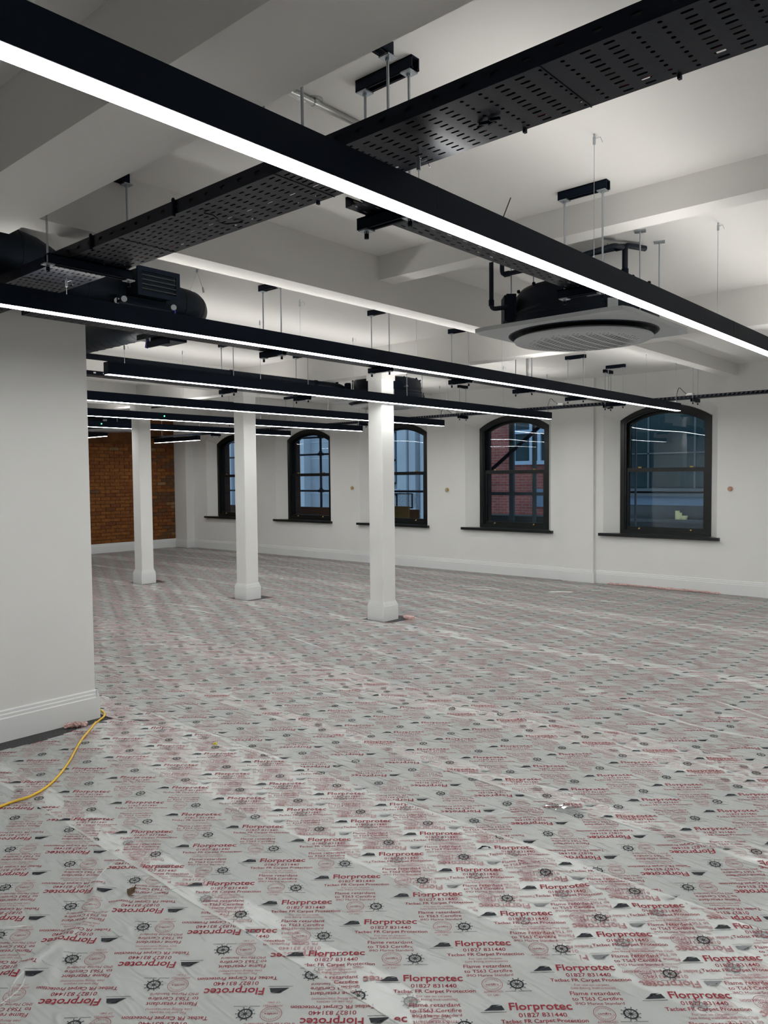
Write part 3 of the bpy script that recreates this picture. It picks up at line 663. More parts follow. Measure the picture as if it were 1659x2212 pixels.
# plenum and grille, facing the room
gx = -4.115; gy0, gy1, gz0, gz1 = 2.50, 2.79, 2.645, 2.815
pl = MB().box(-4.40, gx-.012, gy0-.02+.03, gy1-.03, gz0+.015, gz1-.012).build('plenum_box', m_duct, duct)
fr = MB(); t = .028
fr.box(gx-.014, gx, gy0, gy1, gz0, gz0+t); fr.box(gx-.014, gx, gy0, gy1, gz1-t, gz1); fr.box(gx-.014, gx, gy0, gy0+t, gz0+t, gz1-t); fr.box(gx-.014, gx, gy1-t, gy1, gz0+t, gz1-t)
m_louv = M('dull_louvre', (.05, .053, .056), .5); m_dark = M('grille_dark', (.003, .003, .004), .8); gr = fr.build('grille_frame', m_black, duct)
MB().box(gx-.040, gx-.036, gy0+t, gy1-t, gz0+t, gz1-t).build('grille_back', m_dark, gr)
for i in range(4):
    zz = gz0+t+.018+.027*i; MB().obox((gx-.012, (gy0+gy1)/2, zz), (.010, 0, -.006), (0, (gy1-gy0)/2-t, 0), (.0008, 0, .0013)).build('louvre', m_louv, gr)
for dxx in (-.10, -.02):   # rails below
    mb = MB(); mb.box(gx+dxx-.10, gx+dxx-.06, gy0-.07, gy1, gz0-.045, gz0-.028); mb.box(gx+dxx-.10, gx+dxx-.095, gy0-.07, gy1, gz0-.045, gz0+.0); mb.build('mounting_rail', m_black, duct)
for y, xx in ((gy0-.055, gx-.06), (gy0-.06, gx-.13), (gy1-.015, gx-.05)):
    MB().cyl((xx, y, gz0-.03), (xx+.012, y-.008, gz0-.03), .017, 14).build('clamp_knob', m_zinc, duct, 40)
MB().obox((gx-.05, gy1-.01, gz0-.07), (.008, 0, .002), (0, .005, 0), (0, 0, .022)).build('damper_lever', m_blue, duct)
for y, dy in ((3.10, .0),):
    mb = MB(); mb.box(DX-.010, DX+.010, y-.004, y+.004, ZC-.02, ZC); mb.tube([(DX, y, ZC-.02), (DX-.06, y-.03, DZ+DR*.85)], .0012, 5); mb.tube([(DX, y, ZC-.02), (DX+.045, y+.02, DZ+DR*.92)], .0012, 5)
    mb.cyl((DX+.041, y+.018, DZ+DR*.92), (DX+.036, y+.016, DZ+DR+.025), .006, 8); mb.build('hanger_wire', m_zinc, duct)
# lower terminal unit on the crosswise run
mb = MB(); mb.box(-5.02, -4.60, DY_-.10, DY_+.14, DZ-DR-.028, DZ-DR+.01); mb.build('terminal_plate', m_duct, duct)
mb = MB(); mb.box(-4.92, -4.68, DY_-.05, DY_+.09, DZ-DR-.06, DZ-DR-.028); mb.box(-4.93, -4.67, DY_-.075, DY_-.055, DZ-DR-.085, DZ-DR-.045); mb.build('terminal_rail', m_black, duct)
MB().obox((-4.95, DY_-.06, DZ-DR-.055), (.012, 0, -.004), (0, .006, 0), (.008, 0, .028)).build('damper_lever', m_blue, duct)
# smoke detector and sensors at the far end
o = MB().lathe([(.05, 0), (.05, -.02), (.035, -.045), (.004, -.05)], (-11.55, 6.3, 2.66), 20, True, True).build('smoke_detector', m_whitep, None, 40); tag(o, 'small white smoke detector under the beam beyond the far column', 'smoke detector')
o = MB().tube([(-14.9, 9.3, 2.47), (-12.6, 9.3, 2.47)], .02, 8).build('far_cable_pipe', m_black, None, True)
for x in (-14.5, -13.0): MB().cyl((x, 9.3, 2.47), (x, 9.3, ZC), .005, 6).build('drop_rod', m_zinc, o)
tag(o, 'black pipe above the short light at the corner pier', 'pipe')
o = MB().tube([(-15.2, 7.25, 2.47), (-12.9, 7.25, 2.47)], .02, 8).build('far_cable_pipe', m_black, None, True)
for x in (-14.8, -13.2): MB().cyl((x, 7.25, 2.47), (x, 7.25, ZC), .005, 6).build('drop_rod', m_zinc, o)
tag(o, 'black pipe above the short light at the orange bricks', 'pipe')

# ------------------------------------------------------------------ capped pipe stubs on the window wall
for x, z, curl, lab in ((-9.90, 1.367, True, 'small curled brass pipe stub on the wall between two pale-stone windows'), (-7.716, 1.339, True, 'small curled brass pipe stub on the wall beside the scaffold-braced window'), (-3.21, 1.365, False, 'small round copper cap on the wall beside the dark-glass window')):
    mb = MB(); n = 14
    if curl: mb.tube([(x+.03*math.cos(a)*(1-.02*i), D-.012-.002*i, z+.03*math.sin(a)) for i, a in enumerate([2*PI*k/12-.8 for k in range(14)])], .007, 8)
    else: mb.cyl((x, D, z), (x, D-.02, z), .032, 18); mb.cyl((x, D-.02, z), (x, D-.03, z), .02, 14)
    if curl: mb.cyl((x, D, z), (x, D-.012, z), .018, 12)
    o = mb.build('pipe_stub', m_brass if curl else M('copper_pink', (.50, .30, .22), .5, .3), None, 40); tag(o, lab, 'pipe stub')

# ------------------------------------------------------------------ protective film on the floor
ridges = []
def R_(p, q, amp, wd): ridges.append((p[0], p[1], q[0], q[1], amp, wd))
R_((-4.0, 3.98), (-3.36, 4.09), .010, .010); R_((-3.36, 4.09), (-2.33, 4.24), .012, .010); R_((-4.40, 3.77), (-3.02, 3.96), .007, .009)
R_((-3.90, 3.33), (-3.15, 3.32), .009, .009); R_((-4.5, 3.35), (-4.43, 3.62), .007, .010); R_((-2.42, .94), (-2.53, 1.27), .010, .006); R_((-2.53, 1.27), (-2.78, 1.46), .010, .006)
R_((-2.25, .95), (-2.50, 1.22), .006, .006); R_((-2.50, 1.22), (-2.62, 1.60), .005, .008); R_((-4.55, 2.56), (-3.6, 2.75), .008, .010)
R_((-1.9, 2.64), (-1.0, 2.60), .007, .012); R_((-1.3, 3.2), (-.7, 3.28), .010, .010)
for k in range(46):
    x = RNG.uniform(-4.6, .2); y = RNG.uniform(.9, 5.3); a = RNG.choice([.12, -.5, .9, -.15])+RNG.normal(0, .2); L = RNG.uniform(.15, .7)
    R_((x, y), (x+L*math.cos(a), y+L*math.sin(a)), RNG.uniform(.0015, .005), RNG.uniform(.006, .016))
for k in range(30):
    x = RNG.uniform(-13, -4.5); y = RNG.uniform(3.2, 9.5); a = RNG.normal(0, .5); L = RNG.uniform(.3, 1.2)
    R_((x, y), (x+L*math.cos(a), y+L*math.sin(a)), RNG.uniform(.003, .010), .05)
PH = RNG.uniform(0, 6.28, 12)
def height(X, Y, far=False):
    H = .0012*np.sin(2.1*X+3.3*Y+PH[0])+.0010*np.sin(5.3*X-4.1*Y+PH[1])+.0007*np.sin(9*X+13*Y+PH[2])+.0005*np.sin(23*X-7*Y+PH[3])+.0028
    for x0, y0, x1, y1, amp, wd in ridges:
        wd = max(wd, .022)
        msk = (X > min(x0, x1)-.1) & (X < max(x0, x1)+.1) & (Y > min(y0, y1)-.1) & (Y < max(y0, y1)+.1)
        if not msk.any(): continue
        xs, ys = X[msk], Y[msk]; dx, dy = x1-x0, y1-y0; L2 = dx*dx+dy*dy
        t = ((xs-x0)*dx+(ys-y0)*dy)/L2; tc = np.clip(t, 0, 1); wob = .012*np.sin(t*9+x0*5)*np.sqrt(L2)
        nx, ny = -dy/np.sqrt(L2), dx/np.sqrt(L2)
        dist = np.hypot(xs-x0-tc*dx-nx*wob, ys-y0-tc*dy-ny*wob); fade = np.sin(np.pi*np.clip(tc, .02, .98))**.5
        H[msk] += amp*fade*np.exp(-(dist/wd)**2)
    return H
COLS = [(-5.58, 6.30), (-7.925, 6.305), (-10.375, 6.30)]
def allowed(X, Y):
    ok = ~((X < -4.56+.03*np.sin(Y*7)) & (Y < PYE+.05))
    for cx, cy in COLS:
        ok &= ~((X > cx-.14) & (X < cx+.20) & (Y > cy-.16) & (Y < cy+.20))
    ok &= ~((X < -14.88) & (Y > D-.26))
    ok &= ~((X > -5.58) & (X < -5.03) & (Y > D-.09))
    return ok
# one printed block: list of (verts2d, tris, ink index)
def text_mesh(body, width, bold, res):
    cu = bpy.data.curves.new('t', 'FONT'); cu.body = body; cu.resolution_u = res; cu.offset = bold
    ob = bpy.data.objects.new('t', cu); COL.objects.link(ob)
    dg = bpy.context.evaluated_depsgraph_get(); dg.update(); me = bpy.data.meshes.new_from_object(ob.evaluated_get(dg))
    V = np.array([v.co[:2] for v in me.vertices]); me.calc_loop_triangles(); T = np.array([t.vertices[:] for t in me.loop_triangles])
    bpy.data.objects.remove(ob); bpy.data.curves.remove(cu); bpy.data.meshes.remove(me)
    k = width/(V[:,0].max()-V[:,0].min()); V = V-np.array([V[:,0].min(), 0]); return V*k, T
def flat(poly): 
    V = np.array(poly, float); return V, np.array([[0, i, i+1] for i in range(1, len(poly)-1)])
def annulus(cx, cy, r0, r1, n=20, sy=1.0):
    V = []; T = []
    for i in range(n):
        a = 2*PI*i/n; V += [(cx+r0*math.cos(a), cy+r0*sy*math.sin(a)), (cx+r1*math.cos(a), cy+r1*sy*math.sin(a))]
        j = (i+1) % n; T += [[2*i, 2*i+1, 2*j+1], [2*i, 2*j+1, 2*j]]
    return np.array(V), np.array(T)
LINES = [('Florprotec', 0, 0, .182, .017, 0), ('01827 831440', .022, -.030, .138, .006, 0), ('Tacbac FR Carpet Protection', -.032, -.053, .247, .012, 0),
         ('For use on carpets', .036, -.073, .105, .002, 1), ('(see fitting instructions)', .022, -.087, .135, .002, 1), ('Flame retardant', .014, -.114, .150, .006, 0),
         ('to TS63 Certifire', .014, -.137, .150, .006, 0), ('IMO Marine Standard', .020, -.156, .143, 0, 0), ('APPROVED', .062, -.232, .058, -.002, 1), ('CF 5481', .072, -.246, .036, -.002, 1)]
def shift(VT, dx, dy): return VT[0]+np.array([dx, dy]), VT[1]
def block(lod):
    parts = []
    for body, x, y, wd, bold, tone in LINES:
        if lod <= 1 or (lod == 2 and body == 'Florprotec'):
            parts.append((*shift(text_mesh(body, wd, bold, 3 if lod == 0 else 1), x, y), tone))
        else:
            hgt = {0: .011, 1: .007}[tone]; words = body.split(' '); tot = sum(len(q)+.8 for q in words); u = x
            for q in words:
                L = wd*len(q)/tot; parts.append((*flat([(u, y), (u+L, y), (u+L, y+hgt*.5), (u, y+hgt*.5)]), 1)); u += wd*(len(q)+.8)/tot
    # hill logo with a pale peak
    parts.append((*flat([(-.075, -.001), (-.015, .001), (-.021, .020), (-.034, .0175), (-.040, .0185), (-.046, .014), (-.052, .017), (-.060, .011)]), 2))
    parts.append((*flat([(-.085, -.009), (-.010, -.008), (-.010, -.0065), (-.085, -.0075)]), 2))
    parts.append((*flat([(-.058, .0145), (-.052, .0190), (-.046, .0165), (-.040, .0210), (-.034, .0198), (-.023, .0232), (-.049, .0228)]), 2))
    rx, ry = .092, -.193
    if lod < 2:
        parts.append((*annulus(rx, ry, .0305, .0318, 28), 0)); parts.append((*annulus(rx, ry, .0255, .0262, 28), 1))
        for a in range(8):
            t = PI/2+(a-3.5)*.28; t2 = -PI/2+(a-3.5)*.28
            for tt in (t, t2): parts.append((*annulus(rx+.0222*math.cos(tt), ry+.0222*math.sin(tt), .0004, .0018, 5), 1))
        parts.append((*shift(text_mesh('certifire', .040, .012, 1), rx-.02, ry-.004), 0))
        parts.append((*flat([(rx-.029, ry-.008), (rx+.029, ry-.008), (rx+.029, ry-.0072), (rx-.029, ry-.0072)]), 0))
    else: parts.append((*annulus(rx, ry, .026, .0315, 10), 1))
    wx, wy = .167, -.195
    n = 24 if lod < 2 else 10
    parts.append((*annulus(wx, wy, .0165, .0215, n), 2)); parts.append((*annulus(wx, wy, .001, .0055, 10), 2))
    for a in range(10):
        t = 2*PI*a/10; c, s = math.cos(t), math.sin(t); q = .0009
        parts.append((*flat([(wx+.004*c-q*s, wy+.004*s+q*c), (wx+.029*c-q*s, wy+.029*s+q*c), (wx+.029*c+q*s, wy+.029*s-q*c), (wx+.004*c+q*s, wy+.004*s-q*c)]), 2))
        if lod == 0: parts.append((*annulus(wx+.0275*c, wy+.0275*s, .0003, .002, 6), 2))
    parts.append((*flat([(.128, -.2275), (.160, -.2275), (.160, -.226), (.128, -.226)]), 2)); parts.append((*flat([(.166, -.2275), (.206, -.2275), (.206, -.226), (.166, -.226)]), 2))
    V = []; T = []; K = []; n = 0
    for v, t, k in parts:
        if len(t) == 0: continue
        V.append(v); T.append(t+n); K.append(np.full(len(t), k)); n += len(v)
    return np.vstack(V), np.vstack(T), np.concatenate(K)
BLK = [block(0), block(1), block(2)]
V1 = np.array([.0165, .2475]); V2 = np.array([.299, -.146]); TA = math.radians(41.5)
FILM_TOP = {0: .0052, 1: .0022}
def film(y0, y1, upright, label, xmin=None, xmax=1.35, seed=0, anchor=None):
    xmin = (-15.34 if y1 > PYE+.1 else -4.62) if xmin is None else xmin
    near = y0 < 5.2
    fine = .013 if y0 < 3.6 else (.02 if near else .07)
    xs = np.concatenate([np.arange(xmin, -5.0, .08 if near else .07), np.arange(max(xmin, -5.0), xmax+.001, fine)]) if xmin < -5 else np.arange(xmin, xmax+.001, fine)
    ny = int((y1-y0)/(fine if near else .06))+1; ys = np.linspace(y0, y1, ny); nx = len(xs)
    X, Y = np.meshgrid(xs, ys, indexing='ij')
    edge = .010*np.sin(3*xs+seed)+.006*np.sin(11*xs+2*seed)           # slightly wavering cut edges
    lim = max(0, min(1, 1)); Y2 = Y.copy()
    if y1 < D-.3: Y2 = Y+np.outer(edge, (np.linspace(0, 1, ny)))+np.outer(edge[::-1] if nx else edge, (1-np.linspace(0, 1, ny)))*.6
    Z = height(X.copy(), Y2)+FILM_TOP[0 if upright else 1]
    ok = allowed(X, Y2); okf = ok[:-1,:-1] & ok[1:,:-1] & ok[1:,1:] & ok[:-1,1:]
    idx = np.arange(nx*ny).reshape(nx, ny)
    F = np.stack([idx[:-1,:-1][okf], idx[1:,:-1][okf], idx[1:,1:][okf], idx[:-1,1:][okf]], 1)
    P = np.stack([X, Y2, Z], -1).reshape(-1, 3)
    used = np.zeros(len(P), bool); used[F.ravel()] = True; rm = np.cumsum(used)-1; P = P[used]; F = rm[F]
    org = Vector((float((P[:,0].min()+P[:,0].max())/2), float((y0+y1)/2), 0.0)); P = P-np.array(org)
    def mk(name, P, F, k, mats):
        me = bpy.data.meshes.new(name); me.vertices.add(len(P)); me.vertices.foreach_set('co', P.astype(np.float32).ravel())
        me.loops.add(F.size); me.loops.foreach_set('vertex_index', F.astype(np.int32).ravel()); me.polygons.add(len(F))
        me.polygons.foreach_set('loop_start', np.arange(0, F.size, k, dtype=np.int32)); me.polygons.foreach_set('loop_total', np.full(len(F), k, np.int32))
        for q in mats: me.materials.append(q)
        return me
    me = mk('protective_film', P, F, 4, [m_film]); me.polygons.foreach_set('use_smooth', np.ones(len(F), bool)); me.update(); me.validate()
    o = bpy.data.objects.new('protective_film', me); COL.objects.link(o); o.location = org; ORG[o] = org
    tag(o, label, 'floor film', 'printed protective film strips')
    # print
    ang = TA if upright else TA+PI; ca, sa = math.cos(ang), math.sin(ang); A = np.array([-1.467, 2.001]) if upright else np.array([-1.787, 1.46])
    A = A+np.array([.07*seed, 0]) if anchor is None else np.array(anchor)
    cen = np.array([(xmin+xmax)/2, (y0+y1)/2]); B = np.stack([V1, V2], 1); ij0 = np.linalg.solve(B, cen-A)
    Vs, Ts, Ks = [], [], []; n = 0
    rngi = int((xmax-xmin)/.299)+6
    for j in range(-rngi, rngi+1):
        for i in range(-rngi, rngi+1):
            q = A+V1*(round(ij0[0])+i)+V2*(round(ij0[1])+j)
            if not (y0-.35 < q[1] < y1+.35 and xmin-.3 < q[0] < xmax+.3): continue
            dist = math.hypot(q[0], q[1]); bv, bt, bk = BLK[0 if dist < 3.5 else (1 if dist < 6.0 else 2)]
            # outside the view cone by a wide margin: skip the densest lettering
            if q[0] > .15: bv, bt, bk = BLK[2]
            gx_ = q[0]+bv[:,0]*ca-bv[:,1]*sa; gy_ = q[1]+bv[:,0]*sa+bv[:,1]*ca
            cx_ = gx_[bt].mean(1); cy_ = gy_[bt].mean(1); e = .012
            keep = (cy_ > y0+e) & (cy_ < y1-e) & (cx_ > xmin+e) & (cx_ < xmax-e)
            keep &= allowed(cx_, cy_) 
            if not keep.any(): continue
            Vs.append(np.stack([gx_, gy_], 1)); Ts.append(bt[keep]+n); Ks.append(bk[keep]); n += len(gx_)
    G = np.vstack(Vs); T = np.vstack(Ts); K = np.concatenate(Ks)
    used = np.zeros(len(G), bool); used[T.ravel()] = True; rm = np.cumsum(used)-1; G = G[used]; T = rm[T]
    # height from the film grid
    fi = np.clip(np.searchsorted(xs, G[:,0])-1, 0, nx-2); fu = np.clip((G[:,0]-xs[fi])/(xs[fi+1]-xs[fi]), 0, 1)
    wv = np.interp(G[:,0], xs, edge); gy = (G[:,1]-y0)/(y1-y0)*(ny-1); fj = np.clip(gy.astype(int), 0, ny-2); fv = np.clip(gy-fj, 0, 1)
    z = (Z[fi,fj]*(1-fu)*(1-fv)+Z[fi+1,fj]*fu*(1-fv)+Z[fi,fj+1]*(1-fu)*fv+Z[fi+1,fj+1]*fu*fv)+.0012
    if near: z = np.minimum(np.maximum(z, height(G[:,0].copy(), G[:,1].copy())+FILM_TOP[0 if upright else 1]+.0012), z+.0012)
    P = np.stack([G[:,0], G[:,1], z], 1)-np.array(org)
    me = mk('film_print', P, T, 3, [m_ink, m_inkf, m_inkb]); me.polygons.foreach_set('material_index', K.astype(np.int32)); me.update()
    po = bpy.data.objects.new('film_print', me); COL.objects.link(po); po.parent = o; ORG[po] = org; po['kind'] = 'stuff'; po['label'] = 'maroon and black lettering, ring stamps and ship wheels printed on the film'
    # print showing through where the next strip lies on top
    if not upright and y0 < 4.6:
        cyy = G[:,1][T].mean(1); sel = np.zeros(len(T), bool)
        for a_, b_ in UPPER: sel |= (cyy > a_+.015) & (cyy < b_-.015)
        if sel.any():
            T2 = T[sel]; K2 = K[sel]; used = np.zeros(len(G), bool); used[T2.ravel()] = True; rm = np.cumsum(used)-1
            P2 = P[used].copy(); P2[:,2] += FILM_TOP[0]-FILM_TOP[1]-.0004
            me = mk('show_through_print', P2, rm[T2], 3, [m_gink, m_ginkf, m_ginkb]); me.polygons.foreach_set('material_index', K2.astype(np.int32)); me.update()
            so = bpy.data.objects.new('show_through_print', me); COL.objects.link(so); so.parent = o; ORG[so] = org; so['kind'] = 'stuff'; so['label'] = 'faint reversed lettering showing through the overlapping strip'
    return o
UPPER = [(1.60, 2.76), (3.21, 4.36), (5.00, 6.16)]
film(-.55, .60, True, 'printed film strip lying furthest from the arched windows', seed=3)
film(.50, 1.735, False, 'printed film strip with the dry leaf on it, print reversed', seed=0)
film(1.60, 2.76, True, 'printed film strip the yellow cord comes round the wall corner onto', seed=0)
film(2.20, 3.36, False, 'printed film strip with the clear plastic scrap on it', seed=1, anchor=(-1.70, 2.775))
film(3.21, 4.36, True, 'wrinkled printed film strip crossed by long dark folds', seed=2, anchor=(-1.763, 3.645))
film(3.98, 5.14, False, 'printed film strip next to the long folds, on the column side', seed=2, anchor=(-2.825, 4.356))
film(5.00, 6.16, True, 'printed film strip in front of the three column plinths', seed=4)
film(5.95, 7.11, False, 'printed film strip cut out around the three column plinths', seed=5)
film(6.96, 8.12, True, 'printed film strip just beyond the column plinths', seed=6)
film(7.80, 8.96, False, 'printed film strip midway between the columns and the windows', seed=7)
film(8.82, 9.98, True, 'printed film strip with the white paper scrap on it', seed=8)
film(9.60, 10.335, False, 'printed film strip tucked along the skirting under the windows', seed=9)
# sharp folds in the film, and dark ribbons painting shaded gaps on it
FILMS = [o for o in bpy.data.objects if o.name.startswith('protective_film')]
def film_at(y, up=None):
    return min(FILMS, key=lambda f: abs(ORG[f].y-y))
def fold(P, hgt, wd, name='fold', mat=None):
    pts = spline([(x+random.uniform(-.012, .012), y+random.uniform(-.012, .012), 0) for x, y in P], 7); mb = MB(); V = []
    n = len(pts)
    for i, p in enumerate(pts):
        t = (pts[min(i+1, n-1)]-pts[max(i-1, 0)]).normalized(); s_ = Vector((-t.y, t.x, 0)); k = math.sin(PI*min(max(i/(n-1), .03), .97))**.4; hh = hgt*k*random.uniform(.7, 1.15); lean = random.uniform(-.3, .5)*wd
        z0 = .0062
        V += [p-s_*wd*k+Vector((0, 0, z0)), p+s_*lean+Vector((0, 0, z0+hh)), p+s_*wd*k+Vector((0, 0, z0))]
    mb.add(V, [(3*i+j, 3*i+3+j, 3*i+4+j, 3*i+1+j) for i in range(n-1) for j in (0, 1)])
    y = sum(q[1] for q in P)/len(P)
    mb.build(name, mat or m_film, film_at(y))
def shade_ribbon(P, wd):  # carpet-coloured ribbon above the film, standing in for a dark shaded gap
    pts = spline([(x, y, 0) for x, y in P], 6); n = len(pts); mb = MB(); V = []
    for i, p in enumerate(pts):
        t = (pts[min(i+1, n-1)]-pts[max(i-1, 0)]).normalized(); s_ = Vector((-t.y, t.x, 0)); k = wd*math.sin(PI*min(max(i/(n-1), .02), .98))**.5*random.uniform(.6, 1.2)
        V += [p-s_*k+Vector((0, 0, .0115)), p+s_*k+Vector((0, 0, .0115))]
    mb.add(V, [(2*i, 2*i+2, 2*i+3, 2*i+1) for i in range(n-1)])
    mb.build('gap_shade_ribbon', m_carpet, film_at(sum(q[1] for q in P)/len(P)))
fold([(-2.25, .90), (-2.42, 1.0), (-2.53, 1.27), (-2.66, 1.38), (-2.80, 1.48), (-2.95, 1.75)], .006, .0022)
fold([(-2.30, .80), (-2.37, .98), (-2.62, 1.05), (-2.9, 1.0)], .005, .0022)
fold([(-2.50, 1.22), (-2.55, 1.45), (-2.48, 1.62)], .004, .002)
fold([(-4.40, 3.77), (-3.7, 3.86), (-3.02, 3.96), (-2.6, 4.05)], .010, .005)
fold([(-4.0, 3.98), (-3.36, 4.09), (-2.33, 4.24), (-1.7, 4.31)], .012, .005)
fold([(-4.52, 3.35), (-4.43, 3.62), (-4.30, 3.75)], .010, .005)
fold([(-1.55, 3.20), (-1.3, 3.26), (-1.0, 3.34), (-.8, 3.36)], .010, .005)
fold([(-4.55, 2.52), (-4.2, 2.62), (-3.8, 2.80)], .008, .005)
fold([(-1.95, 4.05), (-1.5, 4.15), (-1.1, 4.10)], .010, .005); fold([(-2.2, 4.9), (-1.6, 4.75), (-1.2, 4.8)], .010, .005); fold([(-1.75, 5.4), (-1.3, 5.2), (-.9, 5.2)], .010, .005)
for k in range(26):
    x = RNG.uniform(-4.3, -.6); y = RNG.uniform(1.0, 5.6); a_ = RNG.choice([.1, -.15, .75])+RNG.normal(0, .2); L = RNG.uniform(.12, .5)
    if x < -4.4 and y < 2.6: continue
    fold([(x, y), (x+L*.5*math.cos(a_)+.02, y+L*.5*math.sin(a_)), (x+L*math.cos(a_), y+L*math.sin(a_))], RNG.uniform(.002, .005), RNG.uniform(.002, .004))
for k in range(16):
    x = RNG.uniform(-9, -3.0); y = RNG.uniform(5.0, 9.6); L = RNG.uniform(.3, 1.1); a_ = RNG.normal(0, .25)
    if any(x-.3 < cx < x+L+.3 for cx, cy in COLS) and abs(y-6.3) < .5: y -= .9
    fold([(x, y), (x+L*.5, y+L*.5*math.sin(a_)), (x+L, y+L*math.sin(a_))], RNG.uniform(.004, .010), RNG.uniform(.004, .008))
shade_ribbon([(-3.92, 3.335), (-3.49, 3.325), (-3.16, 3.322)], .0045); shade_ribbon([(-3.4, 4.085), (-2.9, 4.17), (-2.33, 4.24)], .004); shade_ribbon([(-4.53, 2.535), (-4.45, 2.60), (-4.36, 2.66)], .010)
shade_ribbon([(-4.0, 3.985), (-3.7, 4.03)], .004); shade_ribbon([(-5.0, 10.326), (-4.6, 10.326)], .006)
# bunched-up film by the wall corner and by the column plinth
def crumple(P, r, label):
    pts = spline(P, 6); rr = [r*(.6+.5*abs(math.sin(i*1.7)))*(1 if 0 < i < len(pts)-1 else .3) for i in range(len(pts))]
    mb = MB().tube(pts, rr, 9); mb.v = [(x+random.uniform(-.006, .006), y+random.uniform(-.006, .006), max(.004, z+random.uniform(-.006, .006))) for x, y, z in mb.v]
    o = mb.build('bunched_film', M('pink_tinted_film', (.55, .36, .34), .35, var=.35, vscale=45), None); tag(o, label, 'floor film'); return o
crumple([(-4.665, 2.25, .012), (-4.635, 2.29, .018), (-4.60, 2.33, .018), (-4.59, 2.355, .012)], .018, 'crumpled roll of film edge at the skirting corner')
crumple([(-5.40, 6.47, .02), (-5.34, 6.44, .025), (-5.28, 6.50, .015)], .025, 'crumpled film bunched against the column plinth')
crumple([(-4.85, 10.30, .015), (-4.5, 10.32, .018), (-4.1, 10.31, .014), (-3.7, 10.32, .018), (-3.3, 10.31, .012)], .013, 'crumpled film edge along the skirting below the dark-glass window')

# ------------------------------------------------------------------ things on the floor
cord = spline([(-3.55, 1.10, 0), (-3.70, 1.35, 0), (-3.755, 1.52, 0), (-3.75, 1.63, 0), (-3.835, 1.775, 0), (-4.03, 1.955, 0), (-4.30, 2.16, 0), (-4.50, 2.34, 0), (-4.615, 2.445, 0), (-4.672, 2.512, 0), (-4.715, 2.545, 0), (-4.80, 2.565, 0), (-5.1, 2.60, 0), (-5.5, 2.62, 0)], 8)
ca = np.array([(p.x, p.y) for p in cord])
def film_top(X, Y):   # height of the uppermost strip (or of the bare carpet) at a point
    X, Y = np.atleast_1d(np.array(X, float)), np.atleast_1d(np.array(Y, float)); H = height(X.copy(), Y.copy()); up = np.zeros(len(X), bool)
    for a_, b_ in UPPER+[(6.96, 8.12), (8.82, 9.98)]: up |= (Y > a_-.03) & (Y < b_+.03)
    return np.where(allowed(X, Y), H+np.where(up, FILM_TOP[0], FILM_TOP[1]), .0)
cz = film_top(ca[:,0], ca[:,1])+.0062
cz = np.array([max(cz[i], cz[max(0, i-2):i+3].mean()) for i in range(len(cz))])
cord = [Vector((x, y, z)) for (x, y), z in zip(ca, cz)]
tag(MB().tube(cord, .0065, 8).build('extension_cord', m_yellow, None, True), 'yellow cord lying on the film and round the wall corner', 'cord')
lf = MB(); n = 7
P = [(i/6-.5, (1-(2*i/6-1)**2)*.28) for i in range(7)]
V = []
for i, (a, b) in enumerate(P): V += [(-2.572+a*.05+0, 1.474-b*.04, .014+.012*a*a*4), (-2.572+a*.05, 1.474+b*.05, .022+.02*b)]
lf.add(V, [(2*i, 2*i+2, 2*i+3, 2*i+1) for i in range(6)]); lf.tube([(-2.57, 1.475, .016), (-2.562, 1.49, .045)], .0018, 5); lf.add([(x+.002, y+.01, z+.001) for x, y, z in V[:8]], [(0, 2, 3, 1), (2, 4, 5, 3), (4, 6, 7, 5)])
tag(lf.build('dry_leaf', m_leaf), 'small curled dry brown leaf with a stalk on the film', 'leaf')
yz = float(film_top(-3.668, 2.66)[0])+.0055; b = MB(); b.tube([(-3.675, 2.655, yz), (-3.668, 2.665, yz+.008), (-3.66, 2.662, yz)], .006, 6); tag(b.build('yellow_scrap', M('bright_yellow_scrap', (.75, .65, .05), .5)), 'tiny bright yellow scrap on the film', 'scrap')
cs = MB(); gx_n = 7
V = [(-1.80+.14*i/6+.03*j/4, 3.12+.03*i/6+.10*j/4, .012+.010*abs(math.sin(i*2.1+j*1.3))) for i in range(7) for j in range(5)]
cs.add(V, [(i*5+j, (i+1)*5+j, (i+1)*5+j+1, i*5+j+1) for i in range(6) for j in range(4)]); tag(cs.build('plastic_scrap', m_clear, None), 'clear crumpled plastic scrap lying on the film', 'scrap')
ws = MB(); ws.add([(-5.12, 9.10, .010), (-4.88, 9.26, .010), (-4.86, 9.30, .014), (-5.10, 9.15, .016), (-5.12, 9.10, .008), (-4.88, 9.26, .008), (-4.86, 9.30, .012), (-5.10, 9.15, .014)], [(0,1,2,3),(7,6,5,4),(0,4,5,1),(1,5,6,2),(2,6,7,3),(3,7,4,0)])
wz = max(film_top([q[0] for q in ws.v[4:]], [q[1] for q in ws.v[4:]]))+.0006-.008; ws.v = [(x, y, z+wz) for x, y, z in ws.v]
tag(ws.build('paper_scrap', m_whitep), 'narrow white paper scrap on the film near the pilaster', 'scrap')

# ------------------------------------------------------------------ outside the windows
tag(MB().box(-60, 40, D+.6, 60, -4.2, -4.0).build('street_ground', m_ground), kind='structure')
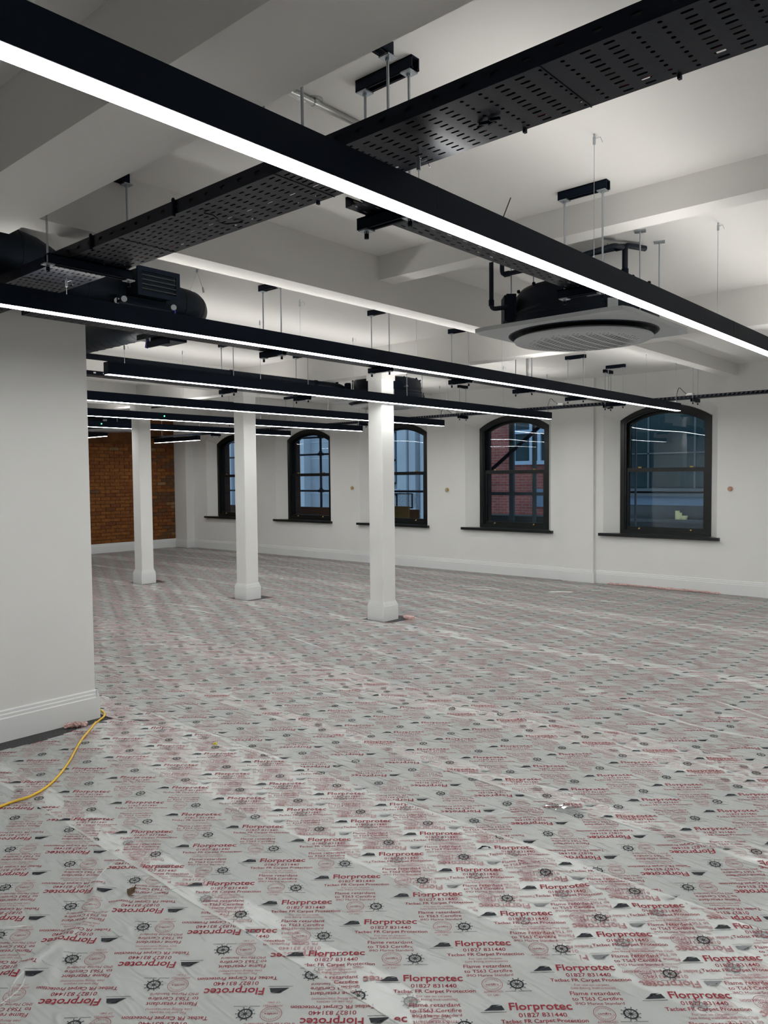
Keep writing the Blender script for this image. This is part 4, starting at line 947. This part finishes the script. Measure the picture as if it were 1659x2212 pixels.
# pale stone building across the street
B1 = empty('stone_building', (-22, 18, -4)); tag(B1, 'pale stone building across the street with pilasters and sash windows', 'building')
MB().box(-40, -13.0, 18.0, 26, -4, 12).build('facade', m_stone2, B1)
for x0, x1, dep in ((-15.1, -14.75, .25), (-14.7, -14.45, .18), (-14.2, -13.9, .25), (-18.0, -17.4, .2), (-20.4, -19.15, .3), (-22.9, -22.5, .3), (-23.4, -23.05, .35), (-24.6, -23.9, .3), (-26, -25.4, .3)):
    MB().box(x0, x1, 18-dep, 18.02, -4, 12).build('pilaster', m_stone, B1)
for z in (-.3, .45, 1.05, 1.65, 2.2, 2.75, 3.3, 3.9):
    MB().box(-40, -13.0, 17.985, 18.0, z, z+.025).build('string_course', m_stone, B1)
for xc in (-15.95, -21.6, -27.0):
    wn = MB().box(xc-.62, xc+.62, 17.93, 17.97, 1.35, 4.8).build('window', m_extglass, B1)
    for a in (-.62, -.02, .58): MB().box(xc+a, xc+a+.06, 17.88, 17.93, 1.35, 4.8).build('frame_bar', m_extfr, wn)
    for z in (1.35, 2.05, 2.9, 3.7): MB().box(xc-.62, xc+.64, 17.88, 17.93, z, z+.06).build('frame_bar', m_extfr, wn)
    MB().box(xc-.8, xc+.95, 17.7, 18.0, 1.05, 1.2).build('sill', m_stone, wn)
    MB().box(xc-.7, xc+.85, 17.8, 18.0, .45, 1.0).build('apron', m_stone, wn)
# red brick building
B2 = empty('brick_building', (-11.3, 18, -4)); tag(B2, 'red brick building across the street with a blue framed window', 'building')
MB().box(-13.0, -9.65, 18.0, 26, -4, 12).build('facade', m_extbrick, B2)
MB().box(-13.0, -9.65, 17.93, 18.0, -4, .52).build('base_band', m_slate, B2)
for z in (1.34, 1.92, 2.62): MB().box(-13.0, -11.2, 17.985, 18.0, z, z+.03).build('brick_course', m_extbrick, B2)
wn = MB().box(-11.12, -9.70, 17.94, 17.98, 1.95, 4.4).build('window', m_extglass, B2)
for x in (-11.16, -10.62, -10.38, -9.80): MB().box(x, x+.09, 17.88, 17.94, 1.95, 4.4).build('frame_bar', m_extfr, wn)
for z in (1.86, 2.68, 3.4): MB().box(-11.16, -9.70, 17.86, 17.94, z, z+.10).build('frame_bar', m_extfr, wn)
MB().box(-10.55, -9.70, 17.90, 17.99, .75, 1.22).build('vent_panel', m_bluep, B2)
# dark glass building
B3 = empty('glass_building', (-6, 18, -4)); tag(B3, 'dark glass office block across the street', 'building')
MB().box(-9.65, 8, 18.1, 26, -4, 12).build('core', m_slate, B3)
x = -9.6
while x < 6:
    MB().box(x, x+1.05, 18.0, 18.03, 1.25, 3.4).build('pane', m_extglass, B3); MB().box(x, x+1.05, 18.0, 18.03, 3.45, 6).build('pane', m_extglass, B3); MB().box(x+1.05, x+1.09, 17.97, 18.04, 1.2, 6).build('mullion', m_scaf, B3); x += 1.09
for z0, z1, y, mt in ((1.05, 1.12, 17.9, m_scaf), (1.17, 1.24, 17.92, m_scaf), (.84, 1.05, 17.97, m_bluep), (2.05, 2.08, 17.97, m_scaf), (3.38, 3.45, 17.95, m_scaf)):
    MB().box(-9.65, 8, y, 18.1, z0, z1).build('floor_band', mt, B3)
MB().box(-9.65, 8, 17.99, 18.1, -.2, .84).build('lower_band', m_slate, B3)
mb = MB().cyl((-6.70, 17.88, .52), (-6.70, 17.88, .72), .05, 12); mb.cyl((-6.65, 17.86, .52), (-6.65, 17.86, .68), .06, 12); mb.cyl((-6.54, 17.86, .52), (-6.54, 17.86, .61), .06, 12, .085)
tag(mb.build('cream_ornament', m_cream, None, 40), 'cream yellow ornament cluster on the ledge across the street', 'ornament')
MB().box(-9.65, 8, 17.75, 18.0, .45, .52).build('ledge', m_slate, B3)
# scaffolds just outside
S1 = empty('tube_scaffold', (-12.5, 11.6, -4)); tag(S1, 'dark tube scaffold with toe boards outside the pale-stone windows', 'scaffold')
for x in (-12.02, -14.35, -16.6): MB().cyl((x, 11.6, -4), (x, 11.6, 5), .026, 10).build('standard', m_scafd, S1, 40)
for z, x0, x1 in ((2.07, -17.5, -11.0), (1.28, -17.5, -8.9), (2.44, -17.5, -11.0)): MB().cyl((x0, 11.64, z), (x1, 11.64, z), .022, 10).build('ledger', m_scafd, S1, 40)
for x, z in ((-12.02, 2.07), (-12.02, 1.28), (-12.02, 2.44), (-14.35, 2.07), (-14.35, 1.28)):
    mb = MB(); mb.obox((x-.01, 11.61, z), (.045, 0, 0), (0, .045, 0), (0, 0, .03)); mb.obox((x+.02, 11.58, z+.04), (.02, 0, 0), (0, .03, 0), (0, 0, .025)); mb.build('coupler', m_scafd, S1)
MB().box(-17.5, -9.3, 11.55, 11.59, .72, .93).build('toe_board', m_ply, S1)
mb = MB().box(-10.6, -9.45, 11.56, 11.57, .95, .975); mb.box(-10.6, -9.45, 11.56, 11.575, 1.225, 1.245); mb.box(-9.47, -9.45, 11.555, 11.575, .95, 1.245); mb.box(-9.86, -9.84, 11.555, 11.575, .95, 1.245)
mf = mb.build('mesh_frame', m_scafd, S1); mb = MB()
for i in range(40):
    x = -10.6+.03*i; mb.cyl((x, 11.565, .96), (x+.12, 11.565, 1.24), .0022, 4); mb.cyl((x+.12, 11.567, .96), (x, 11.567, 1.24), .0022, 4)
mb.build('mesh_wires', m_scafd, mf, kind='stuff')
MB().box(-10.3, -9.5, 11.50, 11.54, .70, .99).build('plywood_sheet', M('ochre_plywood', (.30, .17, .05), .7, var=.2, vscale=6), S1)
S2 = empty('braced_scaffold', (-7.0, 11.6, -4)); tag(S2, 'grey box-steel scaffold frame with a diagonal brace outside the brick-facing window', 'scaffold')
for x, h in ((-7.235, .040), (-6.79, .026)): MB().box(x-h, x+h, 11.57, 11.63, -4, 4).build('standard', m_scaf, S2)
for z in (1.25, 2.50): MB().box(-8.4, -5.9, 11.58, 11.62, z-.028, z+.028).build('ledger', m_scaf, S2)
a, b_ = Vector((-7.75, 11.545, 1.58)), Vector((-6.55, 11.545, 2.465)); d = (b_-a).normalized()
MB().obox((a+b_)/2, (b_-a)/2, Vector((0, .02, 0)), d.cross(Vector((0, 1, 0)))*.026).build('brace', m_scafd, S2)
MB().box(-8.4, -5.9, 11.66, 11.70, .35, .86).build('toe_board', m_slate, S2)
S3 = MB().cyl((-5.0, 11.6, -4), (-5.0, 11.6, 4), .018, 8).build('scaffold_tube', m_scaf, None, 40); tag(S3, 'single thin upright tube outside the dark-glass window', 'scaffold')
